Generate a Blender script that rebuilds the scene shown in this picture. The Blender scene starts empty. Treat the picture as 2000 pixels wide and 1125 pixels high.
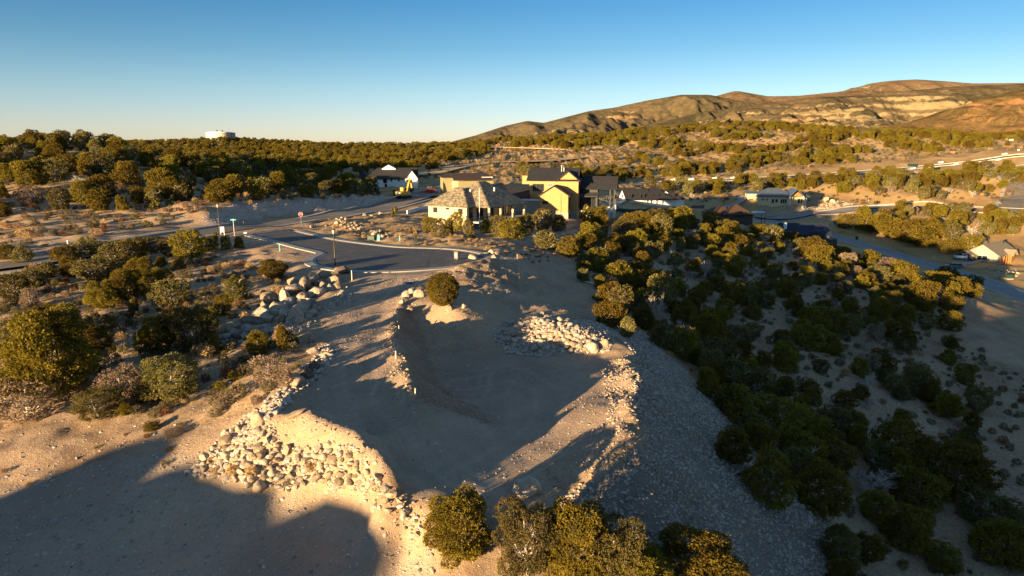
import bpy, math, random
import numpy as np
from mathutils import Vector, Matrix
R = math.radians
random.seed(7); np.random.seed(7)
SC = bpy.context.scene
COL = SC.collection

# ------------------------------------------------------------------ camera
F = 1333.0; CAMZ = 14.5; TH = math.atan((562.5-288)/F)
cam_d = bpy.data.cameras.new('camera'); cam = bpy.data.objects.new('camera', cam_d); COL.objects.link(cam)
cam_d.sensor_width = 36; cam_d.lens = 36*F/2000; cam_d.clip_start = 0.5; cam_d.clip_end = 60000
cam.location = (0, 0, CAMZ); cam.rotation_euler = (math.pi/2-TH, 0, 0)
SC.camera = cam
# ------------------------------------------------------------------ sky and sun
SUN_HEAD = R(219); SUN_EL = R(5.2)
world = bpy.data.worlds.new('World'); SC.world = world; world.use_nodes = True
wn = world.node_tree; wn.nodes.clear()
sky = wn.nodes.new('ShaderNodeTexSky'); sky.sky_type = 'NISHITA'; sky.sun_disc = False
sky.sun_elevation = SUN_EL; sky.sun_rotation = SUN_HEAD; sky.altitude = 1800
sky.air_density = 1.0; sky.dust_density = 1.0; sky.ozone_density = 1.6
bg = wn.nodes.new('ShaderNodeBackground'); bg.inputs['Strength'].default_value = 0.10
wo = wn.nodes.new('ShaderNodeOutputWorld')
gm_ = wn.nodes.new('ShaderNodeHueSaturation'); gm_.inputs['Saturation'].default_value = 1.0
# sky tint: pales to the horizon, brightened overhead out of view to lift shade
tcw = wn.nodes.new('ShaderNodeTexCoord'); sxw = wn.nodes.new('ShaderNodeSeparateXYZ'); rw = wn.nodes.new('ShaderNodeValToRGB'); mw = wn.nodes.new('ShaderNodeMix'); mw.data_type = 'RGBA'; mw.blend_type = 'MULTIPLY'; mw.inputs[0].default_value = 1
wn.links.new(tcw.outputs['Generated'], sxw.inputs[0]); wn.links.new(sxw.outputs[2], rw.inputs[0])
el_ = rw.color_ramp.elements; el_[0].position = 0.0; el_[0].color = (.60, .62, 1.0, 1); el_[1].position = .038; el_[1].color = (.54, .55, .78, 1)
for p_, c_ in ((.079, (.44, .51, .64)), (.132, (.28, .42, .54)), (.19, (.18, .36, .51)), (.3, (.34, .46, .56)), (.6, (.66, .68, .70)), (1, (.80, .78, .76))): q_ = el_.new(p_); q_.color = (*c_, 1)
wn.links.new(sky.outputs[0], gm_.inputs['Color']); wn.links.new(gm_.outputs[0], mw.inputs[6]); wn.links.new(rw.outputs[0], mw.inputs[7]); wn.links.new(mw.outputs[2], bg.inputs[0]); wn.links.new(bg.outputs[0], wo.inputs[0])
sun_d = bpy.data.lights.new('sun', 'SUN'); sun_d.energy = 5.0; sun_d.angle = R(0.53); sun_d.color = (1.0, 0.69, 0.35)
sun = bpy.data.objects.new('sun', sun_d); COL.objects.link(sun)
SD = Vector((math.sin(SUN_HEAD)*math.cos(SUN_EL), math.cos(SUN_HEAD)*math.cos(SUN_EL), math.sin(SUN_EL)))
sun.rotation_euler = SD.to_track_quat('Z', 'Y').to_euler(); sun.location = (-60, -80, 60)
vs = SC.view_settings; vs.view_transform = 'Standard'; vs.look = 'None'; vs.gamma = 1; vs.use_curve_mapping = False
vs.exposure = 1.97
SC.render.engine = 'CYCLES'; SC.cycles.max_bounces = 4; SC.cycles.diffuse_bounces = 3
SC.cycles.use_denoising = True

# ------------------------------------------------------------------ pixel <-> place
CT, ST = math.cos(TH), math.sin(TH)
def ray(px, py):
    cx = (px-1000)/F; cy = (562.5-py)/F
    return cx, CT+cy*ST, -ST+cy*CT
def at_z(px, py, z):
    a, b, c = ray(px, py); t = (z-CAMZ)/c
    return np.array((a*t, b*t, z))
def at_y(px, py, Y):
    a, b, c = ray(px, py); t = Y/b
    return np.array((a*t, Y, CAMZ+c*t))
def project(x, y, z):
    zz = z-CAMZ
    d = y*CT-zz*ST; u = y*ST+zz*CT
    d = np.maximum(d, 1e-3)
    return 1000+F*x/d, 562.5-F*u/d, d

# ------------------------------------------------------------------ noise
_perm = np.random.RandomState(3).permutation(512)
_perm = np.concatenate([_perm, _perm])
def perlin(x, y, seed=0):
    x = np.asarray(x, float)+seed*17.31; y = np.asarray(y, float)-seed*9.73
    xi = np.floor(x).astype(int); yi = np.floor(y).astype(int); xf = x-xi; yf = y-yi
    def g(ix, iy, dx, dy):
        h = _perm[(_perm[ix & 511]+iy) & 511]; a = h*(2*math.pi/512)
        return np.cos(a)*dx+np.sin(a)*dy
    u = xf*xf*xf*(xf*(xf*6-15)+10); v = yf*yf*yf*(yf*(yf*6-15)+10)
    a = g(xi, yi, xf, yf); b = g(xi+1, yi, xf-1, yf); c = g(xi, yi+1, xf, yf-1); d = g(xi+1, yi+1, xf-1, yf-1)
    return ((a*(1-u)+b*u)*(1-v)+(c*(1-u)+d*u)*v)*1.5
def fbm(x, y, o=4, seed=0):
    s = 0; a = 1
    for k in range(o):
        s = s+a*perlin(x*2**k, y*2**k, seed+k); a *= .5
    return s
def inpoly(x, y, poly):
    x = np.asarray(x); y = np.asarray(y); ins = np.zeros(x.shape, bool); n = len(poly); j = n-1
    for i in range(n):
        xi, yi = poly[i][0], poly[i][1]; xj, yj = poly[j][0], poly[j][1]
        if yi != yj:
            ins ^= ((yi > y) != (yj > y)) & (x < (xj-xi)*(y-yi)/(yj-yi)+xi)
        j = i
    return ins
def seg_dist(x, y, pl):
    best = np.full(np.shape(x), 1e9)
    for (ax, ay), (bx, by) in zip([p[:2] for p in pl[:-1]], [p[:2] for p in pl[1:]]):
        dx, dy = bx-ax, by-ay; L = dx*dx+dy*dy+1e-9
        t = np.clip(((x-ax)*dx+(y-ay)*dy)/L, 0, 1)
        best = np.minimum(best, np.hypot(x-ax-t*dx, y-ay-t*dy))
    return best

# ------------------------------------------------------------------ terrain: surveyed points
CZ = [ # px, py, elevation
(480,460,0),(560,455,0),(620,445,0),(700,470,0),(590,505,0),(640,527,0),(760,528,0),(880,522,0),(940,500,0),(900,484,0),(800,478,0),(700,500,0),(800,500,0),(520,475,0),
(0,512,-.8),(150,497,-.5),(300,472,-.3),(480,445,0),(600,430,.1),(700,415,.2),(790,400,.4),(840,388,.6),
(700,445,.2),(760,440,.3),(830,440,.1),(680,432,.3),(900,450,-.2),(850,465,.1),(950,470,0),(1000,480,-.3),(930,447,-.5),(1000,440,-1.5),(1060,440,-1.2),(1100,430,-.5),
(480,500,-.3),(560,530,-.4),(400,520,-.8),(300,500,-1),(200,520,-1.5),(100,540,-1.8),(0,560,-2),
(500,560,-.6),(400,600,-1.2),(300,640,-1.5),(200,680,-1.8),(100,760,-2.2),(0,700,-2.5),(0,820,-3),(250,800,-2.2),(400,700,-1.3),(430,640,-1.0),
(350,860,-2.5),(450,760,-1.4),(470,800,-1.3),(540,700,-.6),(560,640,-.6),(250,880,-3.0),(100,900,-3.2),
(690,540,0),(660,600,-.2),(640,660,-.35),(620,740,-.55),(610,800,-.75),(700,850,-1.05),(770,920,-1.4),(850,990,-1.9),
(740,560,0),(720,650,-.35),(700,760,-.8),(800,850,-1.3),(880,920,-1.8),(950,960,-2.1),
(800,545,.15),(785,580,.2),(775,610,.15),(766,650,.05),(780,690,-.05),(800,735,-.15),(795,765,-.45),(830,785,-.8),(900,805,-1.5),(960,830,-2.1),
(745,610,-.2),(740,660,-.35),(735,720,-.55),(770,775,-.8),
(815,640,-1.3),(835,690,-2.1),(855,740,-2.35),(885,775,-2.45),(930,800,-2.4),(990,830,-2.3),
(900,720,-2.4),(1000,720,-2.4),(1100,720,-2.3),(1000,780,-2.35),(1080,780,-2.25),(1180,710,-2.1),(1060,850,-2.2),(1000,880,-2.2),(1120,850,-1.95),(960,900,-2.1),(1050,930,-2.3),
(880,598,.35),(820,590,.3),(950,600,-.4),(850,635,-1.0),(900,650,-1.5),(960,660,-1.8),
(900,540,.7),(915,514,1.1),(950,506,1.15),(885,524,.55),(960,512,1.0),(1000,510,.4),(1020,560,-.8),(1000,620,-1.5),(1080,580,-2.0),(1080,530,-1.3),(1150,560,-2.9),(1120,600,-2.5),
(980,640,-1.7),(1050,630,-.9),(1120,645,-.8),(1165,665,-1.3),(1080,682,-2.1),(1160,694,-2.1),(1090,612,-1.3),(1000,682,-2.2),(1140,615,-1.9),
(1190,640,-2.0),(1225,680,-1.6),(1243,740,-1.25),(1240,800,-1.3),(1190,760,-1.75),(1170,850,-1.75),(1225,870,-1.7),(1180,930,-2.3),(1265,870,-2.2),(1100,960,-2.7),(1250,960,-3.2),
(1160,600,-3.1),(1300,690,-4.8),(1350,750,-6),(1450,850,-8.5),(1600,1020,-11),(1640,1110,-12.3),(1700,1180,-13.5),
(1350,880,-5.2),(1450,1000,-7.8),(1350,1050,-6.2),(1500,1100,-9.5),(1250,1050,-4.6),(1200,1130,-4.4),
(1300,600,-6.7),(1400,650,-8.5),(1500,700,-9.5),(1450,780,-8.8),(1600,850,-12),(1700,950,-14),(1900,1000,-16),(2000,1100,-17),(1800,1110,-15.5),(2000,900,-18),(1800,800,-15),(1650,750,-12.5),(1900,850,-17),
(1500,600,-9),(1400,560,-7.5),(1300,520,-4.8),(1400,500,-6),(1500,520,-8),(1600,560,-10),(1700,600,-11.4),(1800,680,-14.5),(1600,650,-11),(1800,620,-13),
(1850,580,-13),(1900,585,-14),(1950,640,-16.8),(2000,640,-17.5),(1900,700,-17),(2000,740,-18.5),(1960,800,-18.5),
(1700,520,-11.3),(1800,550,-13),(1600,480,-9),(1500,465,-7),(1400,450,-4.6),(1300,440,-2.6),(1240,450,-2.4),(1200,480,-2.6),(1150,470,-1.8),(1100,480,-1.5),(1050,480,-.9),(1150,520,-2.6),
(1150,430,-1.0),
(2000,585,-21),(1900,545,-20.5),(1800,513,-19),(1700,483,-17),(1640,466,-15.3),(1560,445,-12.8),(1490,428,-11),(1600,418,-9.8),(1700,408,-8.6),
(1850,500,-19.3),(1920,515,-20),(2000,545,-20.5),(1750,470,-16.3),(1700,452,-14.3),(1800,440,-12),(1900,430,-11),(2000,430,-11.5),(1850,475,-16),(2000,470,-16.5),(1960,510,-20),
(1960,392,-7),(1800,405,-8.1),(1900,408,-8.4),(2050,413,-8.9),(2000,400,-7.6),(1850,395,-7),(1700,395,-7.2),(1620,387,-6.3),(1540,392,-6),(1470,393,-6.2),(1400,400,-6.6),(1500,414,-9.9),(1580,410,-9.5),(1450,410,-8.5),(1660,404,-8.2),
(1275,400,-3.5),(1340,402,-4.5),(1430,435,-7.5),(1575,475,-11.2),
(0,1000,-4.1),(200,1000,-4.0),(400,1000,-3.6),(380,950,-3.0),(440,965,-2.9),(540,968,-2.8),(600,980,-2.8),(700,1012,-3.0),(780,1055,-3.3),(600,1100,-4.0),(300,1100,-4.6),(0,1120,-5.2),(700,1125,-4.2),(840,1095,-3.6),(950,1125,-3.9),(1100,1125,-4.0),
(580,735,.1),(555,785,.2),(510,815,.1),(555,800,.15),(600,815,.15),(625,827,.1),(650,840,.05),(675,855,0),(700,872,-.05),(732,900,-.15),(760,928,-.35),(790,962,-1.35),(835,1010,-2.1),
(470,850,-1.4),(440,890,-1.9),(560,880,-1.3),(650,920,-1.6),(740,980,-2.1),(560,925,-2.1),
]
CY = [ # px, py, distance
(2000,301,340),(1900,316,350),(1800,326,355),(1700,334,350),(1600,341,345),(1500,347,340),(1400,352,330),(1300,356,315),(1220,358,300),
(1700,365,290),(1900,345,312),(2000,340,302),(1900,370,280),(1800,380,272),(1600,365,300),(1500,370,295),(1400,372,285),(1300,374,270),(1230,377,262),
(1220,350,330),(1400,340,360),(1600,322,390),(1800,300,410),(1930,287,420),(2000,280,430),(2000,291,370),
(1430,245,560),(1300,254,580),(1200,264,600),(1080,275,650),(960,284,700),(870,291,800),(1550,249,550),(1700,258,530),(1800,265,510),(1900,271,500),(2000,268,600),(2150,268,600),
(1300,300,430),(1450,290,440),(1600,285,440),(1200,300,420),(1750,280,440),(1100,300,430),
(1150,296,450),(1050,291,480),(900,325,330),(860,341,290),(1000,318,350),(1000,345,260),(1150,350,280),(1000,300,430),
(0,470,108),(100,460,112),(200,455,114),(300,440,124),(400,440,127),
(500,425,141),(500,397,144.5),(600,413,153),(600,393,156),(650,406,162),(650,388,165),(700,400,171),(690,384,174),(550,419,147),(550,394,150.3),(425,412,134),(450,432,135),(450,405,138.5),
(0,400,130),(0,330,165),(0,286,200),(100,281,205),(150,350,150),(200,290,208),(250,320,180),(350,332,185),(450,347,190),(550,361,195),(620,373,200),(250,400,140),(400,385,150),(500,381,165),
(-200,470,112),(-200,400,135),(-200,290,205),(-200,600,75),(-200,900,38),
(640,356,260),(600,341,330),(700,331,330),(500,320,420),(700,311,480),(400,301,560),(300,290,650),(432,274,750),(300,281,760),(200,284,780),(550,281,780),(650,288,820),(750,291,850),(850,293,850),(500,300,550),(800,310,430),(780,332,300),(900,300,500),
(790,366,225),(720,367,228),(760,385,195),(830,378,190),(870,365,225),(960,360,215),(1060,405,175),(1130,390,190),
(0,284,790),(-200,284,800),
]
CW = [(-70,300,6),(-120,320,8),(-95,255,4),(-60,250,1),(-250,330,6),(150,760,12),(350,760,14),(0,1100,4),(-400,1100,10),(400,1100,5),(700,700,10),(700,400,8),(500,250,-14),(350,150,-24),(250,60,-26),(200,0,-26),(120,40,-20),
(300,1800,-15),(-800,2000,-10),(1500,2000,-15),(0,3500,-40),(3000,3500,0),(-3000,3500,-40),(0,8000,-120),(6000,8000,-60),(-6000,8000,-120),
(0,8,-6.2),(-30,8,-6.2),(-60,10,-5.5),(25,5,-9),(60,15,-16),(0,-20,-7),(-60,-30,-6),(60,-30,-16),(-150,0,-3),(-150,-150,0),(0,-150,-6),(150,-150,-20),(-400,-400,0),(400,-400,-20),(-600,200,0),(-2500,-2000,0),(3000,-2000,-20)]
cp = [at_z(a, b, c) for a, b, c in CZ]+[at_y(a, b, c) for a, b, c in CY]+[np.array(c, float) for c in CW]
cp = np.array(cp)
_c = 0.25+0.010*np.hypot(cp[:, 0], cp[:, 1])
def _phi(x, y):
    return np.sqrt((x[:, None]-cp[None, :, 0])**2+(y[:, None]-cp[None, :, 1])**2+_c[None, :]**2)
n = len(cp); A = np.zeros((n+3, n+3)); A[:n, :n] = _phi(cp[:, 0], cp[:, 1])-np.eye(n)*(0.01+0.004*np.hypot(cp[:, 0], cp[:, 1]-30))
Pm = np.stack([np.ones(n), cp[:, 0]/100, cp[:, 1]/100], 1); A[:n, n:] = Pm; A[n:, :n] = Pm.T
wts = np.linalg.solve(A, np.concatenate([cp[:, 2], np.zeros(3)]))
SH = np.array((-math.sin(SUN_HEAD), -math.cos(SUN_HEAD)))     # the way shadows fall on the ground
SP = np.array((SH[1], -SH[0]))
# unseen hill added behind the viewpoint, crest shaped to shade foreground and valley
RS = np.array([-400, -200, -100, -60, -43.2, -41.9, -40.5, -38.2, -37.4, -36, -33, -29.6, -28.6, -27.6, -26.9, -24, -22.6, -21.8, -20.8, -18, -16, 0, 60, 120, 400.])
RH = np.array([   0,    1,    3,   4,   5.0,   8.4,   9.2,   9.1,   8.2, 8.9, 9.0,  8.9,   8.1,   8.0,   9.1, 9.2,  9.0,   8.2,   5,   6,  8.0, 8.2, 8.2, 4, 0.])-3.64
def shade_ridge(x, y):
    a = x*SH[0]+y*SH[1]; s = x*SP[0]+y*SP[1]
    h = np.interp(s, RS, RH)+0.12*perlin(s/1.5, s*0+3.3)
    w = np.where(a < -70, np.exp(-((a+70)/80)**2), np.exp(-((a+70)/15)**2))
    return -8+(h+8)*w
def zbase(x, y):
    x = np.asarray(x, float).ravel(); y = np.asarray(y, float).ravel(); out = np.empty(len(x))
    for i in range(0, len(x), 20000):
        xs, ys = x[i:i+20000], y[i:i+20000]
        out[i:i+20000] = _phi(xs, ys) @ wts[:n]+wts[n]+wts[n+1]*xs/100+wts[n+2]*ys/100
    a = x*SH[0]+y*SH[1]
    return np.where(a < -32, np.maximum(out, shade_ridge(x, y)), out)
def zb1(x, y): return float(zbase([x], [y])[0])
def line_w(pts, mode='z'):
    return [tuple(at_z(*p)[:2]) if mode == 'z' else tuple(at_y(*p)[:2]) for p in pts]

# --- roads (plan lines)
MAIN = line_w([(-150,530,-1.1),(0,515,-.8),(150,497,-.5),(300,470,-.3),(420,451,-.1),(500,439,0),(600,427,.1),(700,411,.25),(770,399,.4),(815,391,.5),(835,383,.7),(825,376,.9)])+[tuple(at_y(800,371,212)[:2])]
VALLEY = line_w([(2150,660,-21.6),(2000,582,-21),(1900,545,-20.5),(1800,513,-19),(1700,483,-17),(1640,466,-15.3),(1560,445,-12.8),(1500,430,-11),(1440,418,-9.8)])
UPPER = line_w([(1470,427,-10.9),(1530,421,-10.2),(1600,414,-9.5),(1700,406,-8.6)])+line_w([(1800,405,-8.1),(1900,408,-8.4),(2050,413,-8.9),(2150,416,-9)])
FAR = line_w([(1195,362,290),(1230,358,300),(1300,356,315),(1400,352,330),(1500,347,340),(1600,341,345),(1700,334,350),(1800,326,355),(1900,316,350),(2000,301,340),(2100,288,330)], 'y')
ROADS = [(MAIN, 4.6), (VALLEY, 4.6), (UPPER, 4.2), (FAR, 4.0)]
CUL = [(487,458),(550,472),(600,485),(632,492),(648,495.5),(628,500),(617,507),(615,512),(622,518),(640,522.5),(675,527),(725,529.5),(800,527),(875,521),(925,513),(948,506),(945,500),(930,496),(900,490.5),(855,487),(775,485),(700,477),(650,470),(600,459),(575,453),(560,447.5)]
CULW = [tuple(at_z(a, b, 0)[:2]) for a, b in CUL]
PADR = [tuple(at_z(a, b, -7)[:2]) for a, b in [(1930,380),(2060,380),(2080,404),(1945,404),(1962,388)]]

# --- grid
def axis(lo, hi, f0, f1, d, g):
    v = list(np.arange(f0, f1+1e-6, d)); s = d
    up = [v[-1]]
    while up[-1] < hi: s *= g; up.append(up[-1]+s)
    s = d; dn = [v[0]]
    while dn[-1] > lo: s *= g; dn.append(dn[-1]-s)
    return np.array(dn[::-1][:-1]+v+up[1:])
GX = axis(-9000, 9000, -42, 42, .36, 1.024)
GY = axis(-1500, 9500, 17, 98, .36, 1.024)
XX, YY = np.meshgrid(GX, GY)
ZB = zbase(XX, YY).reshape(XX.shape)
dist = np.hypot(XX, YY)
roadd = np.full(XX.shape, 1e9)
for pl, hw in ROADS: roadd = np.minimum(roadd, seg_dist(XX, YY, pl)-hw)
culin = inpoly(XX, YY, CULW); culd = np.where(culin, -1, seg_dist(XX, YY, CULW+CULW[:1]))
padd = np.where(inpoly(XX, YY, PADR), -1, seg_dist(XX, YY, PADR+PADR[:1]))
roadd = np.minimum(roadd, np.minimum(culd-.9, padd-1))
mask = np.clip((roadd-.3)/4, 0, 1)

def wpoly(pts, z):   # polygon given on the picture, laid on the ground at about elevation z
    return [tuple(at_z(a, b, z)[:2]) for a, b in pts]
PX, PY, DD = project(XX, YY, ZB)
vis = (YY > 6)
wx = fbm(XX/2.2, YY/2.2, 3, 11)*10; wy = fbm(XX/2.2, YY/2.2, 3, 21)*8
sc_ = 40/np.maximum(DD, 20)
QX, QY = PX+wx*sc_*1.2, PY+wy*sc_
def zone(poly): return (inpoly(QX, QY, poly) & vis).astype(float)
P_COB = [(1170,600),(1260,660),(1330,715),(1400,790),(1470,850),(1540,930),(1610,1010),(1700,1200),(1290,1200),(1250,1040),(1150,1000),(1080,985),(1180,930),(1262,875),(1252,820),(1236,800),(1236,720),(1242,690),(1180,650)]
P_DRIVE = [(700,530),(850,530),(800,560),(775,620),(770,660),(800,740),(800,770),(900,805),(960,830),(860,760),(835,690),(900,690),(1190,690),(1235,700),(1230,860),(1120,940),(900,1000),(840,985),(760,930),(680,860),(600,830),(600,740),(640,660),(660,600)]
P_LOT = [(0,960),(200,900),(360,880),(380,950),(540,970),(700,1012),(780,1060),(840,1100),(800,1300),(-400,1300),(-400,960)]
P_SCRUB = [(-300,530),(420,500),(560,540),(640,560),(450,640),(640,660),(580,720),(500,800),(350,850),(250,830),(180,780),(-300,760)]
P_CUT = [(390,425),(450,400),(520,393),(600,391),(690,382),(750,384),(740,398),(600,414),(500,428),(400,443)]
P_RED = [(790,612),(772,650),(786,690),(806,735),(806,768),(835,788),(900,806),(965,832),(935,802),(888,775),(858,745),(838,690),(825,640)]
P_VAL = [(1100,470),(1300,430),(1500,462),(1700,514),(1860,574),(1880,620),(1800,620),(2300,900),(2300,1300),(1660,1300),(1610,1010),(1470,850),(1400,790),(1330,715),(1260,660),(1150,580)]
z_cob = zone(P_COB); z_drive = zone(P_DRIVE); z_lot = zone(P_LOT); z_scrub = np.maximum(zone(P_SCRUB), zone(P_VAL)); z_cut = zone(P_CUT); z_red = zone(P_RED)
P_YARD = [(598,443),(655,422),(800,414),(845,420),(845,450),(1000,470),(940,492),(880,490),(775,483),(650,467),(590,452)]
z_yard = zone(P_YARD); z_far = np.clip((dist-130)/80, 0, 1)
z_far = np.where(inpoly(PX, PY, P_VAL) & vis, 0, z_far)
# noise relief by zone
amp = 0.10+0.0016*np.clip(dist, 0, 700)
amp = np.where(z_drive > 0, 0.035, amp); amp = np.where(z_cob > 0, .10, amp)
amp = np.where(z_lot > 0, .05, amp)
rel = fbm(XX/6, YY/6, 4, 1)*amp*1.3+fbm(XX/1.5, YY/1.5, 3, 5)*np.clip(amp, 0, .18)*.75
rel += np.where(dist > 250, fbm(XX/60, YY/60, 3, 31)*np.clip((dist-250)/300, 0, 1)*2.0, 0)
gul = np.abs(perlin(XX/1.1+YY/2.0, YY/9.0, 8))
rel += z_cut*(gul*1.1-.3+.25*perlin(XX/1.0, YY/1.0, 71))
# eroded channels on the mound slopes
mz = (inpoly(PX, PY, [(880,515),(1000,500),(1060,560),(1140,600),(1000,625),(940,590)]) & vis)
rel += np.where(mz, (np.abs(perlin(XX/1.2, YY/4, 9))-.25)*.45, 0)
# low dirt windrow at the outer edge of the pad
crest = [tuple(at_z(a, b, -1.4)[:2]) for a, b in [(1222,695),(1240,740),(1232,790),(1238,850),(1262,880),(1215,925),(1180,945)]]
cd = seg_dist(XX, YY, crest)
rel += 0.42*np.exp(-(cd/0.7)**2)*(1+1.3*perlin(XX/.7, YY/.7, 44))
rel += 0.09*np.exp(-(cd/3.5)**2)*perlin(XX/.5, YY/.9, 47)
bank = [tuple(at_z(a, b, 0)[:2]) for a, b in [(790,585),(776,612),(768,650),(780,690),(800,735),(800,765),(830,788)]]
rel += 0.26*np.exp(-(seg_dist(XX, YY, bank)/0.5)**2)*(1+1.3*perlin(XX/.7, YY/.7, 45))
bermc = [tuple(at_z(a, b, c_)[:2]) for a, b, c_ in [(580,735,.1),(555,785,.2),(510,812,.1),(600,815,.15),(650,840,.05),(700,872,-.05),(755,922,-.3)]]
rel += 0.22*np.exp(-(seg_dist(XX, YY, bermc[2:])/0.5)**2)*(1+.9*perlin(XX/.8, YY/.8, 46))
# wheel ruts on the dirt drive
dl = [tuple(at_z(a, b, -.4)[:2]) for a, b in [(770,540),(735,590),(715,650),(700,720),(715,790),(790,860),(880,920)]]
dd = seg_dist(XX, YY, dl); d2 = seg_dist(XX, YY, [tuple(at_z(a, b, -2)[:2]) for a, b in [(900,940),(985,890),(1060,830),(1075,760),(1010,720),(900,735)]]); d3 = seg_dist(XX, YY, [tuple(at_z(a, b, -2)[:2]) for a, b in [(1110,930),(1020,880),(975,830),(960,770),(990,715)]])
wv = perlin(XX/5, YY/5, 50)*.5
track = sum(np.exp(-((q_+wv-o_)/.16)**2)*s_ for q_, o_, s_ in ((dd,.9,1),(dd,1.5,.5),(dd,2.4,.7),(dd,3.6,.4),(d2,.9,.8),(d2,2.1,.4),(d3,.9,.7),(d3,1.6,.4)))
track = np.clip(track, 0, 1)*(YY > 6); rel -= .05*np.exp(-((dd-.9)/.25)**2)*z_drive
ZZ = ZB+rel*mask
sink = np.where(roadd < -.3, 0.12+0.0010*dist, 0)
culz = np.clip(1-(culd-2.3)/1.5, 0, 1); ZZ = ZZ*(1-culz)+0*culz
ZZ = ZZ-sink
def zat(x, y):
    x = np.atleast_1d(np.asarray(x, float)); y = np.atleast_1d(np.asarray(y, float))
    i = np.clip(np.searchsorted(GX, x)-1, 0, len(GX)-2); j = np.clip(np.searchsorted(GY, y)-1, 0, len(GY)-2)
    u = (x-GX[i])/(GX[i+1]-GX[i]); v = (y-GY[j])/(GY[j+1]-GY[j])
    return (ZZ[j, i]*(1-u)+ZZ[j, i+1]*u)*(1-v)+(ZZ[j+1, i]*(1-u)+ZZ[j+1, i+1]*u)*v
_T = 8*1.006**np.arange(1180)
def ground(px, py):      # where the sight line through a picture point meets the ground
    px = np.atleast_1d(np.asarray(px, float)); py = np.atleast_1d(np.asarray(py, float)); out = np.zeros((len(px), 3))
    for k in range(len(px)):
        a, b, c = ray(px[k], py[k]); X = a*_T; Y = b*_T; Z = CAMZ+c*_T
        g = Z-zat(X, Y); w = np.nonzero(g < 0)[0]
        i = w[0] if len(w) else len(_T)-1
        i = max(i, 1); f = g[i-1]/(g[i-1]-g[i]+1e-9); t = _T[i-1]+(_T[i]-_T[i-1])*min(max(f, 0), 1)
        out[k] = (a*t, b*t, zat(a*t, b*t)[0])
    return out
def g1(px, py): return Vector(ground(px, py)[0])

# ------------------------------------------------------------------ object helpers
def tag(o, label=None, cat=None, group=None, kind=None):
    if label: o['label'] = label
    if cat: o['category'] = cat
    if group: o['group'] = group
    if kind: o['kind'] = kind
    return o
def link(o, parent=None):
    COL.objects.link(o)
    if parent: o.parent = parent
    return o
def empty(name, loc, rz=0, label=None, cat=None, group=None):
    o = bpy.data.objects.new(name, None); o.location = loc; o.rotation_euler = (0, 0, rz); o.empty_display_size = .2
    link(o); return tag(o, label, cat, group)
class MB:
    def __init__(s): s.v = []; s.f = []
    def add(s, v, f):
        k = len(s.v); s.v += [tuple(p) for p in v]; s.f += [tuple(i+k for i in q) for q in f]; return s
    def box(s, x0, x1, y0, y1, z0, z1):
        v = [(x, y, z) for x in (x0, x1) for y in (y0, y1) for z in (z0, z1)]
        return s.add(v, [(0,1,3,2),(4,6,7,5),(0,4,5,1),(2,3,7,6),(0,2,6,4),(1,5,7,3)])
    def hexa(s, b, t):
        return s.add(list(b)+list(t), [(3,2,1,0),(4,5,6,7),(0,1,5,4),(1,2,6,5),(2,3,7,6),(3,0,4,7)])
    def tube(s, pts, rad, n=6, cap=True):
        pts = [Vector(p) for p in pts]; rad = rad if isinstance(rad, (list, tuple)) else [rad]*len(pts)
        vs_, fs = [], []
        for i, p in enumerate(pts):
            d = (pts[min(i+1, len(pts)-1)]-pts[max(i-1, 0)]).normalized()
            a = d.orthogonal().normalized(); b = d.cross(a)
            for k in range(n):
                t = 2*math.pi*k/n; vs_.append(p+(a*math.cos(t)+b*math.sin(t))*rad[i])
        for i in range(len(pts)-1):
            for k in range(n): fs.append((i*n+k, i*n+(k+1) % n, (i+1)*n+(k+1) % n, (i+1)*n+k))
        if cap: fs += [tuple(range(n))[::-1], tuple(range((len(pts)-1)*n, len(pts)*n))]
        return s.add(vs_, fs)
    def lathe(s, prof, n=16, c=(0, 0, 0)):
        v, f = [], []
        for r, z in prof:
            for k in range(n):
                t = 2*math.pi*k/n; v.append((c[0]+r*math.cos(t), c[1]+r*math.sin(t), c[2]+z))
        for i in range(len(prof)-1):
            for k in range(n): f.append((i*n+k, i*n+(k+1) % n, (i+1)*n+(k+1) % n, (i+1)*n+k))
        f += [tuple(range(n))[::-1], tuple(range((len(prof)-1)*n, len(prof)*n))]
        return s.add(v, f)
    def mesh(s, name, m, smooth=False):
        me = bpy.data.meshes.new(name); me.from_pydata(s.v, [], s.f)
        if m: me.materials.append(m)
        me.update()
        if smooth: me.shade_smooth()
        return me
    def build(s, name, m, parent=None, smooth=False, bevel=0):
        o = bpy.data.objects.new(name, s.mesh(name, m, smooth))
        link(o, parent)
        if bevel:
            b = o.modifiers.new('bevel', 'BEVEL'); b.width = bevel; b.segments = 2; b.limit_method = 'ANGLE'
        return o
def copy_tree(o, parent=None):
    c = o.copy(); COL.objects.link(c); c.parent = parent
    for ch in o.children: copy_tree(ch, c)
    return c

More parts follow.
